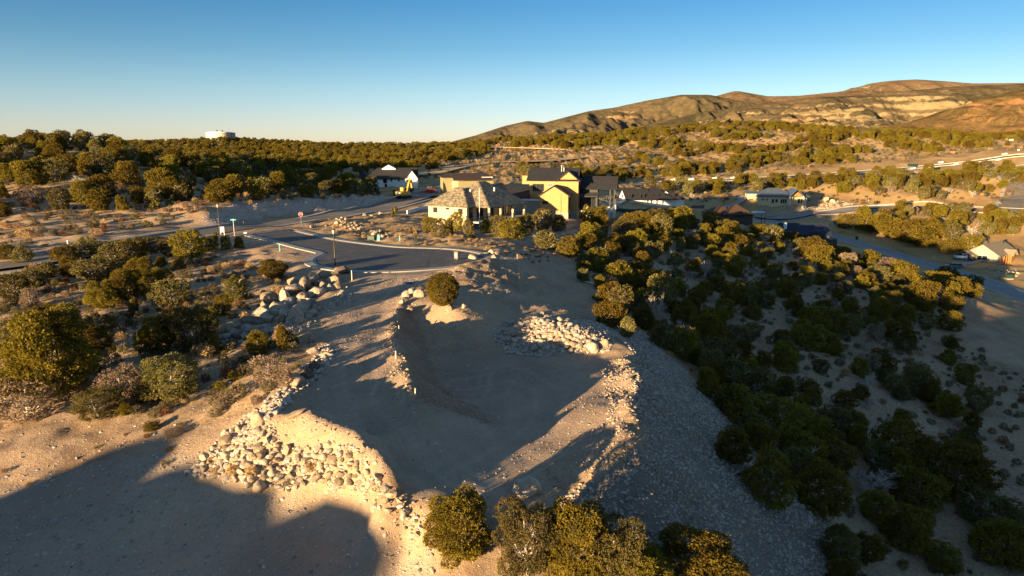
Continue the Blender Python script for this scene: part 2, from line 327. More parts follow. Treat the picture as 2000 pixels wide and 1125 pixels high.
# ------------------------------------------------------------------ materials
def nt(name):
    m = bpy.data.materials.new(name); m.use_nodes = True; t = m.node_tree
    return m, t, t.nodes['Principled BSDF']
def N(t, typ, **kw):
    n_ = t.nodes.new(typ)
    for k, v in kw.items():
        if k in ('Scale', 'Detail', 'Roughness', 'Strength', 'Distance', 'Fac', 'Distortion', 'Height', 'Location', 'Randomness', 'W'): n_.inputs[k].default_value = v
        else: setattr(n_, k, v)
    return n_
def ramp(t, src, stops):
    r = t.nodes.new('ShaderNodeValToRGB'); e = r.color_ramp.elements
    while len(e) > 1: e.remove(e[0])
    e[0].position, c = stops[0][0], stops[0][1]; e[0].color = (*c, 1) if len(c) == 3 else c
    for p, c in stops[1:]:
        k = e.new(p); k.color = (*c, 1)
    t.links.new(src, r.inputs[0]); return r.outputs[0]
def mixc(t, fac, a, b, mode='MIX'):
    m = t.nodes.new('ShaderNodeMix'); m.data_type = 'RGBA'; m.blend_type = mode
    for sock, val in ((m.inputs[0], fac), (m.inputs[6], a), (m.inputs[7], b)):
        if isinstance(val, (int, float)): sock.default_value = val
        elif isinstance(val, tuple): sock.default_value = (*val, 1)
        else: t.links.new(val, sock)
    return m.outputs[2]
def mth(t, op, a, b=None, c=None):
    m = t.nodes.new('ShaderNodeMath'); m.operation = op
    for i, v in enumerate((a, b, c)):
        if v is None: continue
        if isinstance(v, (int, float)): m.inputs[i].default_value = v
        else: t.links.new(v, m.inputs[i])
    return m.outputs[0]
def simple(name, col, rough=.7, var=.25, scale=2.0, metal=0, bump=0, bscale=20, spec=.3):
    m, t, p = nt(name)
    tc = N(t, 'ShaderNodeTexCoord'); ns = N(t, 'ShaderNodeTexNoise', Scale=scale, Detail=6, Roughness=.65)
    t.links.new(tc.outputs['Object'], ns.inputs['Vector'])
    c = ramp(t, ns.outputs[0], [(.3, tuple(x*(1-var) for x in col)), (.7, tuple(min(x*(1+var), 1) for x in col))])
    t.links.new(c, p.inputs['Base Color']); p.inputs['Roughness'].default_value = rough; p.inputs['Metallic'].default_value = metal
    p.inputs['Specular IOR Level'].default_value = spec
    if bump:
        n2 = N(t, 'ShaderNodeTexNoise', Scale=bscale, Detail=5); t.links.new(tc.outputs['Object'], n2.inputs['Vector'])
        b = N(t, 'ShaderNodeBump', Strength=bump, Distance=.05); t.links.new(n2.outputs[0], b.inputs['Height']); t.links.new(b.outputs[0], p.inputs['Normal'])
    return m

def ground_mat():
    m, t, p = nt('desert_ground'); L = t.links.new
    tc = N(t, 'ShaderNodeTexCoord'); P = tc.outputs['Object']
    za = N(t, 'ShaderNodeAttribute', attribute_name='zone_a'); zb_ = N(t, 'ShaderNodeAttribute', attribute_name='zone_b')
    sa = t.nodes.new('ShaderNodeSeparateColor'); L(za.outputs['Color'], sa.inputs[0])
    sb = t.nodes.new('ShaderNodeSeparateColor'); L(zb_.outputs['Color'], sb.inputs[0])
    cob, scrub, drive = sa.outputs[0], sa.outputs[1], sa.outputs[2]
    cut, red, lot = sb.outputs[0], sb.outputs[1], sb.outputs[2]
    n1 = N(t, 'ShaderNodeTexNoise', Scale=.35, Detail=8, Roughness=.62); L(P, n1.inputs['Vector'])
    n2 = N(t, 'ShaderNodeTexNoise', Scale=3.5, Detail=8, Roughness=.7); L(P, n2.inputs['Vector'])
    n3 = N(t, 'ShaderNodeTexNoise', Scale=.03, Detail=6, Roughness=.6); L(P, n3.inputs['Vector'])
    base = ramp(t, n1.outputs[0], [(.3, (.30, .205, .13)), (.5, (.38, .27, .175)), (.7, (.45, .33, .22))])
    base = mixc(t, .35, base, ramp(t, n2.outputs[0], [(.3, (.20, .14, .10)), (.55, (.38, .28, .20)), (.75, (.52, .42, .32))]))
    # sage and litter covered soil
    sc = ramp(t, n2.outputs[0], [(.35, (.18, .125, .075)), (.5, (.33, .23, .14)), (.68, (.45, .33, .21))])
    base = mixc(t, mth(t, 'MULTIPLY', scrub, .8), base, sc)
    far = ramp(t, n3.outputs[0], [(.35, (.28, .175, .06)), (.5, (.42, .27, .10)), (.65, (.50, .34, .15))])
    zc = N(t, 'ShaderNodeAttribute', attribute_name='zone_c'); s3 = t.nodes.new('ShaderNodeSeparateColor'); L(zc.outputs['Color'], s3.inputs[0])
    base = mixc(t, mth(t, 'MULTIPLY', s3.outputs[0], .75), base, far)
    base = mixc(t, mth(t, 'MULTIPLY', s3.outputs[1], .7), base, (.43, .29, .15))
    nb = N(t, 'ShaderNodeTexNoise', Scale=.11, Detail=5, Roughness=.6); L(P, nb.inputs['Vector'])
    base = mixc(t, 1.0, base, ramp(t, nb.outputs[0], [(.35, (.74, .70, .66)), (.5, (1, 1, 1)), (.62, (1.14, 1.12, 1.08))]), 'MULTIPLY')
    dv = ramp(t, n1.outputs[0], [(.3, (.30, .22, .165)), (.7, (.40, .30, .23))]); base = mixc(t, mth(t, 'MULTIPLY', drive, .55), base, dv)
    base = mixc(t, mth(t, 'MULTIPLY', s3.outputs[2], .55), base, (.50, .39, .30))
    # scattered stones
    stones = None
    for scl, thr in ((7.0, .80), (16.0, .78), (2.6, .93)):
        v = N(t, 'ShaderNodeTexVoronoi', Scale=scl, Randomness=1.0); L(P, v.inputs['Vector'])
        sx = t.nodes.new('ShaderNodeSeparateColor'); L(v.outputs['Color'], sx.inputs[0])
        k = mth(t, 'MULTIPLY', mth(t, 'GREATER_THAN', mth(t, 'ADD', sx.outputs[0], mth(t, 'MULTIPLY', mth(t, 'ADD', cut, mth(t, 'ADD', lot, cob)), .12)), thr), mth(t, 'LESS_THAN', v.outputs['Distance'], .33))
        gcol = mixc(t, sx.outputs[1], (.24, .22, .21), (.62, .56, .50))
        base = mixc(t, mth(t, 'MULTIPLY', k, .8), base, gcol)
        h = mth(t, 'MULTIPLY', k, mth(t, 'SUBTRACT', .4, v.outputs['Distance']))
        h = mth(t, 'MULTIPLY', h, 1.0/scl*3)
        stones = h if stones is None else mth(t, 'ADD', stones, h)
    base = mixc(t, mth(t, 'MULTIPLY', cob, .85), base, (.19, .17, .15))
    base = mixc(t, mth(t, 'MULTIPLY', cut, .7), base, ramp(t, n2.outputs[0], [(.3, (.34, .25, .20)), (.6, (.60, .48, .42))]))
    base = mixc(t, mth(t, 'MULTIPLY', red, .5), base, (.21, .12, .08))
    base = mixc(t, mth(t, 'MULTIPLY', lot, .35), base, (.34, .30, .27))
    L(base, p.inputs['Base Color']); p.inputs['Roughness'].default_value = .95; p.inputs['Specular IOR Level'].default_value = .1
    hh = mth(t, 'ADD', mth(t, 'MULTIPLY', n2.outputs[0], .22), stones)
    n5 = N(t, 'ShaderNodeTexNoise', Scale=14, Detail=6, Roughness=.7); L(P, n5.inputs['Vector'])
    hh = mth(t, 'ADD', hh, mth(t, 'MULTIPLY', n5.outputs[0], .07))
    b = N(t, 'ShaderNodeBump', Strength=.8, Distance=.55); L(hh, b.inputs['Height']); L(b.outputs[0], p.inputs['Normal'])
    return m
M_GROUND = ground_mat()

def grid_mesh(name, V, nx, ny, m, smooth=True):
    idx = np.arange(nx*ny).reshape(ny, nx)
    q = np.stack([idx[:-1, :-1], idx[:-1, 1:], idx[1:, 1:], idx[1:, :-1]], -1).reshape(-1, 4)
    me = bpy.data.meshes.new(name); me.vertices.add(len(V)); me.vertices.foreach_set('co', V.astype(np.float32).ravel())
    me.loops.add(q.size); me.loops.foreach_set('vertex_index', q.ravel().astype(np.int32))
    me.polygons.add(len(q)); me.polygons.foreach_set('loop_start', np.arange(0, q.size, 4, dtype=np.int32))
    me.polygons.foreach_set('loop_total', np.full(len(q), 4, np.int32))
    me.update(calc_edges=True); me.materials.append(m)
    if smooth: me.shade_smooth()
    return me
def color_attr(me, name, cols):
    a = me.color_attributes.new(name, 'FLOAT_COLOR', 'POINT')
    c = np.concatenate([cols, np.ones((len(cols), 1))], 1).astype(np.float32); a.data.foreach_set('color', c.ravel())
gm = grid_mesh('ground', np.stack([XX.ravel(), YY.ravel(), ZZ.ravel()], 1), len(GX), len(GY), M_GROUND)
color_attr(gm, 'zone_a', np.stack([z_cob.ravel(), z_scrub.ravel(), z_drive.ravel()], 1))
color_attr(gm, 'zone_c', np.stack([z_far.ravel(), z_yard.ravel(), (track*z_drive).ravel()], 1))
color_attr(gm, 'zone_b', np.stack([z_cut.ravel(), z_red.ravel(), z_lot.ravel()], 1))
ground_o = link(bpy.data.objects.new('ground', gm)); tag(ground_o, kind='structure')

# ------------------------------------------------------------------ roads, kerbs
def asphalt(name, c, seal=.25):
    m, t, p = nt(name); L = t.links.new
    tc = N(t, 'ShaderNodeTexCoord'); P = tc.outputs['Object']
    n1 = N(t, 'ShaderNodeTexNoise', Scale=.25, Detail=7, Roughness=.6); L(P, n1.inputs['Vector'])
    n2 = N(t, 'ShaderNodeTexNoise', Scale=22, Detail=3); L(P, n2.inputs['Vector'])
    col = ramp(t, n1.outputs[0], [(.3, tuple(x*.8 for x in c)), (.5, c), (.72, tuple(x*1.25 for x in c))])
    col = mixc(t, .3, col, ramp(t, n2.outputs[0], [(.35, tuple(x*.6 for x in c)), (.7, tuple(x*1.6 for x in c))]))
    n4 = N(t, 'ShaderNodeTexNoise', Scale=.55, Detail=8, Roughness=.75); L(P, n4.inputs['Vector'])
    col = mixc(t, ramp(t, n4.outputs[0], [(.52, (0, 0, 0)), (.72, (.6, .6, .6))]), col, (.26, .21, .16))
    vc = N(t, 'ShaderNodeTexVoronoi', Scale=.16, feature='DISTANCE_TO_EDGE'); L(P, vc.inputs['Vector'])
    col = mixc(t, mth(t, 'MULTIPLY', mth(t, 'LESS_THAN', vc.outputs['Distance'], .012), .6), col, tuple(x*.35 for x in c))
    L(col, p.inputs['Base Color']); p.inputs['Roughness'].default_value = .85
    b = N(t, 'ShaderNodeBump', Strength=.25, Distance=.02); L(n2.outputs[0], b.inputs['Height']); L(b.outputs[0], p.inputs['Normal'])
    return m
M_ASPH = asphalt('worn_asphalt', (.135, .12, .105)); M_ASPN = asphalt('new_asphalt', (.06, .062, .066)); M_ASPV = asphalt('grey_asphalt', (.23, .225, .22))
M_CONC = simple('kerb_concrete', (.31, .29, .26), .85, .15, 1.2, bump=.15)
def resample(pl, step):
    out = [np.array(pl[0][:2], float)]
    for a, b in zip(pl[:-1], pl[1:]):
        a = np.array(a[:2], float); b = np.array(b[:2], float); L = np.linalg.norm(b-a); k = max(1, int(L/step))
        for i in range(1, k+1): out.append(a+(b-a)*i/k)
    return np.array(out)
def smooth_line(pl, step=2, it=6):
    p = resample(pl, step)
    for _ in range(it):
        q = p.copy(); q[1:-1] = .25*p[:-2]+.5*p[1:-1]+.25*p[2:]; p = q
    return p
def normals2(p, closed=False):
    if closed: d = np.roll(p, -1, 0)-np.roll(p, 1, 0)
    else:
        d = np.gradient(p, axis=0)
    d /= np.linalg.norm(d, axis=1)[:, None]+1e-9
    return np.stack([-d[:, 1], d[:, 0]], 1)
def strip(name, p, o0, o1, z0, m, h=0, closed=False, kind='structure', zc=None, nseg=3):
    """a ribbon between offsets o0 and o1 of a plan line, h>0 gives it solid sides"""
    nn = normals2(p, closed); offs = np.linspace(o0, o1, nseg+1)
    mb = MB(); rows = []
    for o_ in offs:
        q = p+nn*o_; zq = zbase(q[:, 0], q[:, 1]) if zc is None else np.full(len(q), zc)
        rows.append(np.column_stack([q, zq+z0]))
    if zc is None:
        mean = np.mean([r[:, 2] for r in rows], axis=0)
        for r in rows: r[:, 2] = mean
    rows = [np.column_stack([rows[0][:, :2], rows[0][:, 2]-h])]+rows+[np.column_stack([rows[-1][:, :2], rows[-1][:, 2]-h])] if h else rows
    k = len(rows); nP = len(p)
    V = [tuple(rows[j][i]) for i in range(nP) for j in range(k)]
    Fc = []
    for i in range(nP if closed else nP-1):
        i2 = (i+1) % nP
        for j in range(k-1): Fc.append((i*k+j, i2*k+j, i2*k+j+1, i*k+j+1))
    mb.add(V, Fc); o = mb.build(name, m); tag(o, kind=kind); return o
LMAIN, LVAL, LUP, LFAR = [smooth_line(l) for l, _ in ROADS]
def road(name, p, hw, m, zoff=.02):
    strip(name, p, -hw+.0, hw, zoff, m, nseg=4)
road('main_road', LMAIN, 4.0, M_ASPH); road('valley_road', LVAL, 4.2, M_ASPV, .05); road('upper_valley_road', LUP, 3.8, M_ASPV, .04); road('far_road', LFAR, 3.6, M_ASPH, .1)
def cut_line(p, test):      # keep runs of a line where test is true
    runs, cur = [], []
    for q in p:
        if test(q): cur.append(q)
        else:
            if len(cur) > 2: runs.append(np.array(cur))
            cur = []
    if len(cur) > 2: runs.append(np.array(cur))
    return runs
def off_line(p, o): return p+normals2(p)*o
mouth = [tuple(at_z(a, b, 0)[:2]) for a, b in [(460,470),(492,452),(560,432),(600,455)]]
def kerb_for(p, hw, w=1.5, up=.14, avoid=None, zoff=.02):
    for s in (-1, 1):
        q = off_line(p, s*(hw+w/2))
        runs = [q] if avoid is None else cut_line(q, lambda c: not avoid(c))
        for r_ in runs: strip('kerb', r_, -w/2, w/2, up+zoff, M_CONC, h=.5, nseg=1)
mc = at_z(527, 452, 0)
kerb_for(LMAIN, 4.0, 1.3, avoid=lambda c: (math.hypot(c[0]-mc[0], c[1]-mc[1]) < 8.0))
kerb_for(LVAL, 4.2, 1.5, avoid=lambda c: seg_dist(np.array([c[0]]), np.array([c[1]]), [tuple(q) for q in LUP])[0] < 6.2)
kerb_for(LUP, 3.8, .9, avoid=lambda c: seg_dist(np.array([c[0]]), np.array([c[1]]), [tuple(q) for q in LVAL])[0] < 6.2)
kerb_for(LFAR, 3.6, .4, zoff=.1)
# the turning circle
def smooth_closed(pts, step=.8, it=4):
    p = resample(list(pts)+[pts[0]], step)[:-1]
    for _ in range(it): p = .25*np.roll(p, 1, 0)+.5*p+.25*np.roll(p, -1, 0)
    return p
cp_ = smooth_closed(CULW)
mb = MB(); cen = cp_.mean(0)
from mathutils.geometry import tessellate_polygon
tri = tessellate_polygon([[Vector((a, b, 0)) for a, b in cp_]])
mb.add([(a, b, .045) for a, b in cp_], [tuple(t_) for t_ in tri]); o = mb.build('cul_de_sac', M_ASPN); tag(o, kind='structure')
area = 0.5*np.sum(cp_[:, 0]*np.roll(cp_[:, 1], -1)-np.roll(cp_[:, 0], -1)*cp_[:, 1]); sg = -1 if area > 0 else 1
j0 = at_z(487, 458, 0)[:2]; j1 = at_z(560, 447.5, 0)[:2]; jm = (j0+j1)/2; jr = np.linalg.norm(j0-j1)/2
keep = np.array([np.linalg.norm(q-jm) > jr*.93 for q in cp_]); st = int(np.argmax(~keep))
order = np.roll(cp_, -st, 0); runs = cut_line(order, lambda q: np.linalg.norm(q-jm) > jr*.93)
for r_ in runs:
    strip('kerb', r_, .0*sg, .40*sg, .06, M_CONC, h=.3, zc=0, nseg=1)        # gutter pan
    strip('sidewalk', r_, .41*sg, 1.5*sg, .11, M_CONC, h=.5, zc=0, nseg=1)
ribbon_pts = [(499,456.5,0),(530,452,0),(562,447.5,0)]
# the paved pad beyond the valley
pr_ = smooth_closed(PADR, 1.5, 1); zc_ = -7
zpad = zbase(pr_[:, 0], pr_[:, 1])
tri = tessellate_polygon([[Vector((a, b, 0)) for a, b in pr_]]); mb = MB(); mb.add([(a, b, z_+.1) for (a, b), z_ in zip(pr_, zpad)], [tuple(t_) for t_ in tri])
tag(mb.build('paved_pad', M_ASPH), kind='structure')
area = 0.5*np.sum(pr_[:, 0]*np.roll(pr_[:, 1], -1)-np.roll(pr_[:, 0], -1)*pr_[:, 1]); s2 = -1 if area > 0 else 1
strip('kerb', pr_, 0, 1.3*s2, .2, M_CONC, h=.6, closed=True, nseg=1)
# tracks, driveways and walks in plan
def ribbon(name, pts, w, m, mode='z', dz=.06):
    l = smooth_line(line_w(pts, mode), 1.5, 4); return strip(name, l, -w/2, w/2, dz, m, h=.3, nseg=2)
ribbon('concrete_gutter', ribbon_pts, .7, M_CONC, dz=.06)
M_DIRT = simple('graded_dirt', (.50, .35, .19), .95, .15, .3, bump=.2)
ribbon('dirt_track', [(700,352,270),(830,345,285),(900,328,330),(960,320,350),(1060,313,375),(1130,306,400),(1155,299,425),(1130,294,455),(1060,291,480),(960,288,540)], 11, M_DIRT, 'y', .5)
ribbon('concrete_drive', [(1385,404,-5.9),(1420,396,-6.1),(1450,390,-6.1),(1475,388,-6.0)], 6, M_CONC)
ribbon('concrete_drive', [(1845,517,-19.8),(1870,511,-19.7),(1905,505,-19.7)], 7, M_CONC, dz=.08)
ribbon('concrete_walk', [(1925,537,-20.4),(1950,529,-20.1),(1985,524,-19.9)], 1.5, M_CONC, dz=.08)
ribbon('concrete_walk', [(1185,410,-1.8),(1205,395,-2.2),(1200,380,-2)], 6, M_CONC)
ribbon('concrete_drive', [(770,376,1.1),(800,378,.7),(830,377,.8)], 5, M_CONC)

# ------------------------------------------------------------------ mountains
def mountain_mat(name, low, high, cliff, snow=False):
    m, t, p = nt(name); L = t.links.new
    tc = N(t, 'ShaderNodeTexCoord'); P = tc.outputs['Object']
    at = N(t, 'ShaderNodeAttribute', attribute_name='cliff'); sx = t.nodes.new('ShaderNodeSeparateColor'); L(at.outputs['Color'], sx.inputs[0])
    n1 = N(t, 'ShaderNodeTexNoise', Scale=.0022, Detail=10, Roughness=.68); L(P, n1.inputs['Vector'])
    n2 = N(t, 'ShaderNodeTexNoise', Scale=.022, Detail=7, Roughness=.8); L(P, n2.inputs['Vector'])
    f = mth(t, 'ADD', mth(t, 'MULTIPLY', n1.outputs[0], .55), mth(t, 'MULTIPLY', n2.outputs[0], .45))
    c = ramp(t, f, [(.40, low), (.50, tuple((a+b)/2 for a, b in zip(low, high))), (.60, high)])
    sz = t.nodes.new('ShaderNodeSeparateXYZ'); L(P, sz.inputs[0])
    band = mth(t, 'SINE', mth(t, 'ADD', mth(t, 'MULTIPLY', sz.outputs[2], .11), mth(t, 'MULTIPLY', n1.outputs[0], 14)))
    k = mth(t, 'ADD', mth(t, 'MULTIPLY', band, .34), mth(t, 'ADD', mth(t, 'MULTIPLY', sx.outputs[0], 1.0), mth(t, 'MULTIPLY', mth(t, 'SUBTRACT', n2.outputs[0], .5), 2.6)))
    kk = mth(t, 'MULTIPLY', mth(t, 'GREATER_THAN', k, .66), .75)
    cc = mixc(t, n1.outputs[0], cliff, tuple(x*.75 for x in cliff))
    cc = mixc(t, mth(t, 'MULTIPLY', sx.outputs[1], .7), cc, (.44, .22, .11))
    c = mixc(t, kk, c, cc)
    L(c, p.inputs['Base Color']); p.inputs['Roughness'].default_value = 1; p.inputs['Specular IOR Level'].default_value = 0
    b = N(t, 'ShaderNodeBump', Strength=1.0, Distance=30); L(n2.outputs[0], b.inputs['Height']); L(b.outputs[0], p.inputs['Normal'])
    return m
def mountain(name, sil, Y, depth, foot_py, m, cliffs=(), seed=0, rough=1.0, label=None, nx=420, ny=90, back=.5, Yslope=0):
    px = np.linspace(sil[0][0], sil[-1][0], nx); top = np.interp(px, [s_[0] for s_ in sil], [s_[1] for s_ in sil])
    k = np.hanning(7); k /= k.sum(); tp = np.convolve(np.pad(top, 3, 'edge'), k, 'valid')
    v = np.concatenate([np.linspace(-back, 0, 12)[:-1], np.linspace(0, 1, ny)]); V = np.zeros((len(v), nx, 3)); C = np.zeros((len(v), nx, 3))
    a, b, c = (px-1000)/F, None, None
    for j, vv in enumerate(v):
        Yc = Y+Yslope*(px-px[0])/(px[-1]-px[0])
        Yj = Yc-depth*vv
        # crest height
        cy = (562.5-tp)/F; zt = CAMZ+Yc*(-ST+cy*CT)/(CT+cy*ST)
        cyf = (562.5-foot_py)/F; zf = CAMZ+(Yc-depth)*(-ST+cyf*CT)/(CT+cyf*ST)-30
        x = (px-1000)/F*Yc/(CT+cy*ST)*(1 if True else 1)
        H = zt-zf
        prof = (1-vv)**1.15 if vv >= 0 else (1+vv*.9)
        amp = np.clip(H, 0, 1e9)*.5*rough*max(0, min(vv*5, 1))*max(0, min((1-vv)*3, 1))
        rid = 1-np.abs(fbm(x/900*4000/Y*1.3, np.full(nx, vv*1.1*1.0)+0*x, 5, seed))*1.6
        rid2 = 1-np.abs(fbm(x/260*4000/Y, np.full(nx, vv*3.0), 4, seed+9))*1.5
        z = zf+H*prof+amp*(rid-.75)*.75+amp*.34*(rid2-.7)+amp*.12*fbm(x/70*4000/Y, np.full(nx, vv*9.0), 3, seed+3)
        cl = np.zeros(nx); rd = np.zeros(nx)
        pyj = 562.5-F*(Yj*ST+(z-CAMZ)*CT)/(Yj*CT-(z-CAMZ)*ST)
        pxj = 1000+F*x/(Yj*CT-(z-CAMZ)*ST)
        for (cx_, cy_, sx_, sy_, s_, r_) in cliffs:
            g = np.exp(-((pxj-cx_)/sx_)**2-((pyj-cy_)/sy_)**2)*s_
            cl = np.maximum(cl, g); rd = np.maximum(rd, g*r_)
        st = np.clip(cl*1.5, 0, 1)                      # ledges where the rock is bare
        q = z/45.0; zs = (np.floor(q)+np.clip((q-np.floor(q)-.35)/.35, 0, 1))*45.0
        z = z*(1-.7*st)+zs*.7*st
        V[j, :, 0] = x; V[j, :, 1] = Yj; V[j, :, 2] = z; C[j, :, 0] = cl; C[j, :, 1] = np.clip(rd*1.4, 0, 1)
    me = grid_mesh(name, V.reshape(-1, 3)[:, :], nx, len(v), m, True); color_attr(me, 'cliff', C.reshape(-1, 3))
    o = link(bpy.data.objects.new(name, me)); tag(o, label, kind='structure'); return o
M_MTN = mountain_mat('brushy_mountain', (.075, .070, .040), (.20, .145, .085), (.50, .39, .21))
M_MTN2 = mountain_mat('grassy_summit', (.12, .085, .05), (.27, .185, .11), (.5, .42, .3))
M_ORG = mountain_mat('red_rock_hill', (.10, .085, .035), (.34, .20, .09), (.52, .29, .12))
mountain('mountain', [(1300,215),(1370,195),(1437,177),(1500,188),(1560,187),(1640,179),(1700,163),(1735,158),(1790,155),(1850,159),(1900,163),(2000,162),(2200,175),(2500,190),(3000,240)], 7000, 1600, 240, M_MTN2, [(1680,172,60,6,.45,0)], seed=2, rough=.5, Yslope=-600)
mountain('mountain', [(560,300),(800,290),(870,280),(930,264),(985,246),(1030,236),(1062,240),(1100,230),(1150,217),(1200,210),(1260,197),(1330,185),(1385,185),(1420,192),(1480,208),(1550,232),(1620,250)], 5600, 2000, 292, M_MTN, [(1215,228,36,11,.65,1),(1100,262,60,12,.5,0),(1000,272,40,8,.4,0),(1380,240,40,14,.3,0)], seed=5)
mountain('mountain', [(1150,275),(1280,240),(1360,222),(1440,208),(1520,199),(1600,190),(1680,186),(1760,178),(1850,170),(1950,166),(2100,160),(2400,180),(2800,230)], 5000, 2000, 285, M_MTN, [(1620,225,95,22,.95,0),(1800,205,110,22,1.0,0),(1700,235,120,18,.7,0),(1480,225,50,12,.6,0),(1560,240,60,12,.9,.6),(1440,235,40,10,.5,.2)], seed=12, rough=.8)
mountain('red_hill', [(1500,275),(1600,262),(1700,250),(1770,240),(1830,226),(1880,205),(1930,190),(1965,180),(2000,176),(2080,165),(2200,160),(2500,190)], 3000, 1300, 290, M_ORG, [(1900,215,60,18,.8,1),(1980,200,40,18,.8,1),(1750,255,120,10,.6,1),(1980,245,60,10,.6,1)], seed=21, rough=.7)
mountain('red_hill', [(1100,286),(1180,272),(1250,256),(1310,249),(1380,245),(1430,248),(1520,262),(1600,275)], 1900, 500, 300, M_ORG, [(1330,252,90,7,.9,1)], seed=25, rough=.5, nx=160, ny=30)
M_SNOW = mountain_mat('snowy_range', (.30, .33, .38), (.5, .52, .55), (.8, .8, .82))
mountain('snowy_mountain', [(560,290),(640,287),(690,281.5),(715,283),(740,287),(765,284),(782,279),(800,283),(840,288),(900,290)], 26000, 5000, 293, M_SNOW, [(785,282,20,5,1,0)], seed=31, rough=.6, nx=120, ny=24)

# ------------------------------------------------------------------ plants
def leaf_mat(name, a, b, c, trans=.3):
    m, t, p = nt(name); L = t.links.new
    oi = N(t, 'ShaderNodeObjectInfo'); tc = N(t, 'ShaderNodeTexCoord')
    n1 = N(t, 'ShaderNodeTexNoise', Scale=1.7, Detail=4); L(tc.outputs['Object'], n1.inputs['Vector'])
    n2 = N(t, 'ShaderNodeTexNoise', Scale=9, Detail=2); L(tc.outputs['Object'], n2.inputs['Vector'])
    col = ramp(t, mth(t, 'ADD', mth(t, 'MULTIPLY', n1.outputs[0], .6), mth(t, 'MULTIPLY', n2.outputs[0], .4)), [(.36, a), (.5, b), (.64, c)])
    hs = t.nodes.new('ShaderNodeHueSaturation'); L(col, hs.inputs['Color'])
    L(mth(t, 'ADD', .472, mth(t, 'MULTIPLY', oi.outputs['Random'], .03)), hs.inputs['Hue'])
    L(mth(t, 'ADD', .75, mth(t, 'MULTIPLY', oi.outputs['Random'], .5)), hs.inputs['Value'])
    L(hs.outputs[0], p.inputs['Base Color']); p.inputs['Roughness'].default_value = .8; p.inputs['Specular IOR Level'].default_value = .15
    if trans:
        tr = N(t, 'ShaderNodeBsdfTranslucent'); L(hs.outputs[0], tr.inputs[0]); mx = N(t, 'ShaderNodeMixShader'); mx.inputs[0].default_value = trans
        L(p.outputs[0], mx.inputs[1]); L(tr.outputs[0], mx.inputs[2]); L(mx.outputs[0], t.nodes['Material Output'].inputs[0])
    return m
M_JUN = leaf_mat('juniper_foliage', (.085, .070, .009), (.155, .128, .014), (.215, .18, .022))
M_PIN = leaf_mat('pinyon_foliage', (.085, .080, .024), (.15, .135, .038), (.21, .185, .06))
M_DRY = leaf_mat('dry_twigs', (.16, .125, .08), (.25, .19, .12), (.34, .27, .19))
M_SAGE = leaf_mat('sage_foliage', (.09, .085, .045), (.15, .13, .07), (.22, .18, .10))
M_RUST = leaf_mat('dry_brown_brush', (.15, .08, .03), (.24, .13, .05), (.32, .19, .08))
M_GRAS = leaf_mat('dry_grass', (.30, .21, .09), (.42, .30, .14), (.52, .40, .2))
M_BARK = simple('juniper_bark', (.16, .125, .10), .95, .3, 6)
M_DEAD = simple('dead_wood', (.34, .30, .26), .9, .25, 5)
def tri_mesh(name, V, m):
    me = bpy.data.meshes.new(name); k = len(V)//3
    me.vertices.add(len(V)); me.vertices.foreach_set('co', V.astype(np.float32).ravel())
    me.loops.add(len(V)); me.loops.foreach_set('vertex_index', np.arange(len(V), dtype=np.int32))
    me.polygons.add(k); me.polygons.foreach_set('loop_start', np.arange(0, len(V), 3, dtype=np.int32)); me.polygons.foreach_set('loop_total', np.full(k, 3, np.int32))
    me.update(calc_edges=True); me.materials.append(m); return me
def tufts(rs, C, D, size, per):
    """leaf sized triangles round centres C that lean along D"""
    C = np.repeat(C, per, 0); D = np.repeat(D, per, 0); n_ = len(C)
    r = rs.normal(size=(n_, 3)); r /= np.linalg.norm(r, axis=1)[:, None]
    ax = D*1.0+r*1.1; ax /= np.linalg.norm(ax, axis=1)[:, None]+1e-9
    w = np.cross(ax, rs.normal(size=(n_, 3))); w /= np.linalg.norm(w, axis=1)[:, None]+1e-9
    s = size*rs.uniform(.6, 1.3, (n_, 1)); C = C+rs.normal(size=(n_, 3))*size*.45
    V = np.empty((n_, 3, 3)); V[:, 0] = C-w*s*.42; V[:, 1] = C+w*s*.42; V[:, 2] = C+ax*s
    return V.reshape(-1, 3)
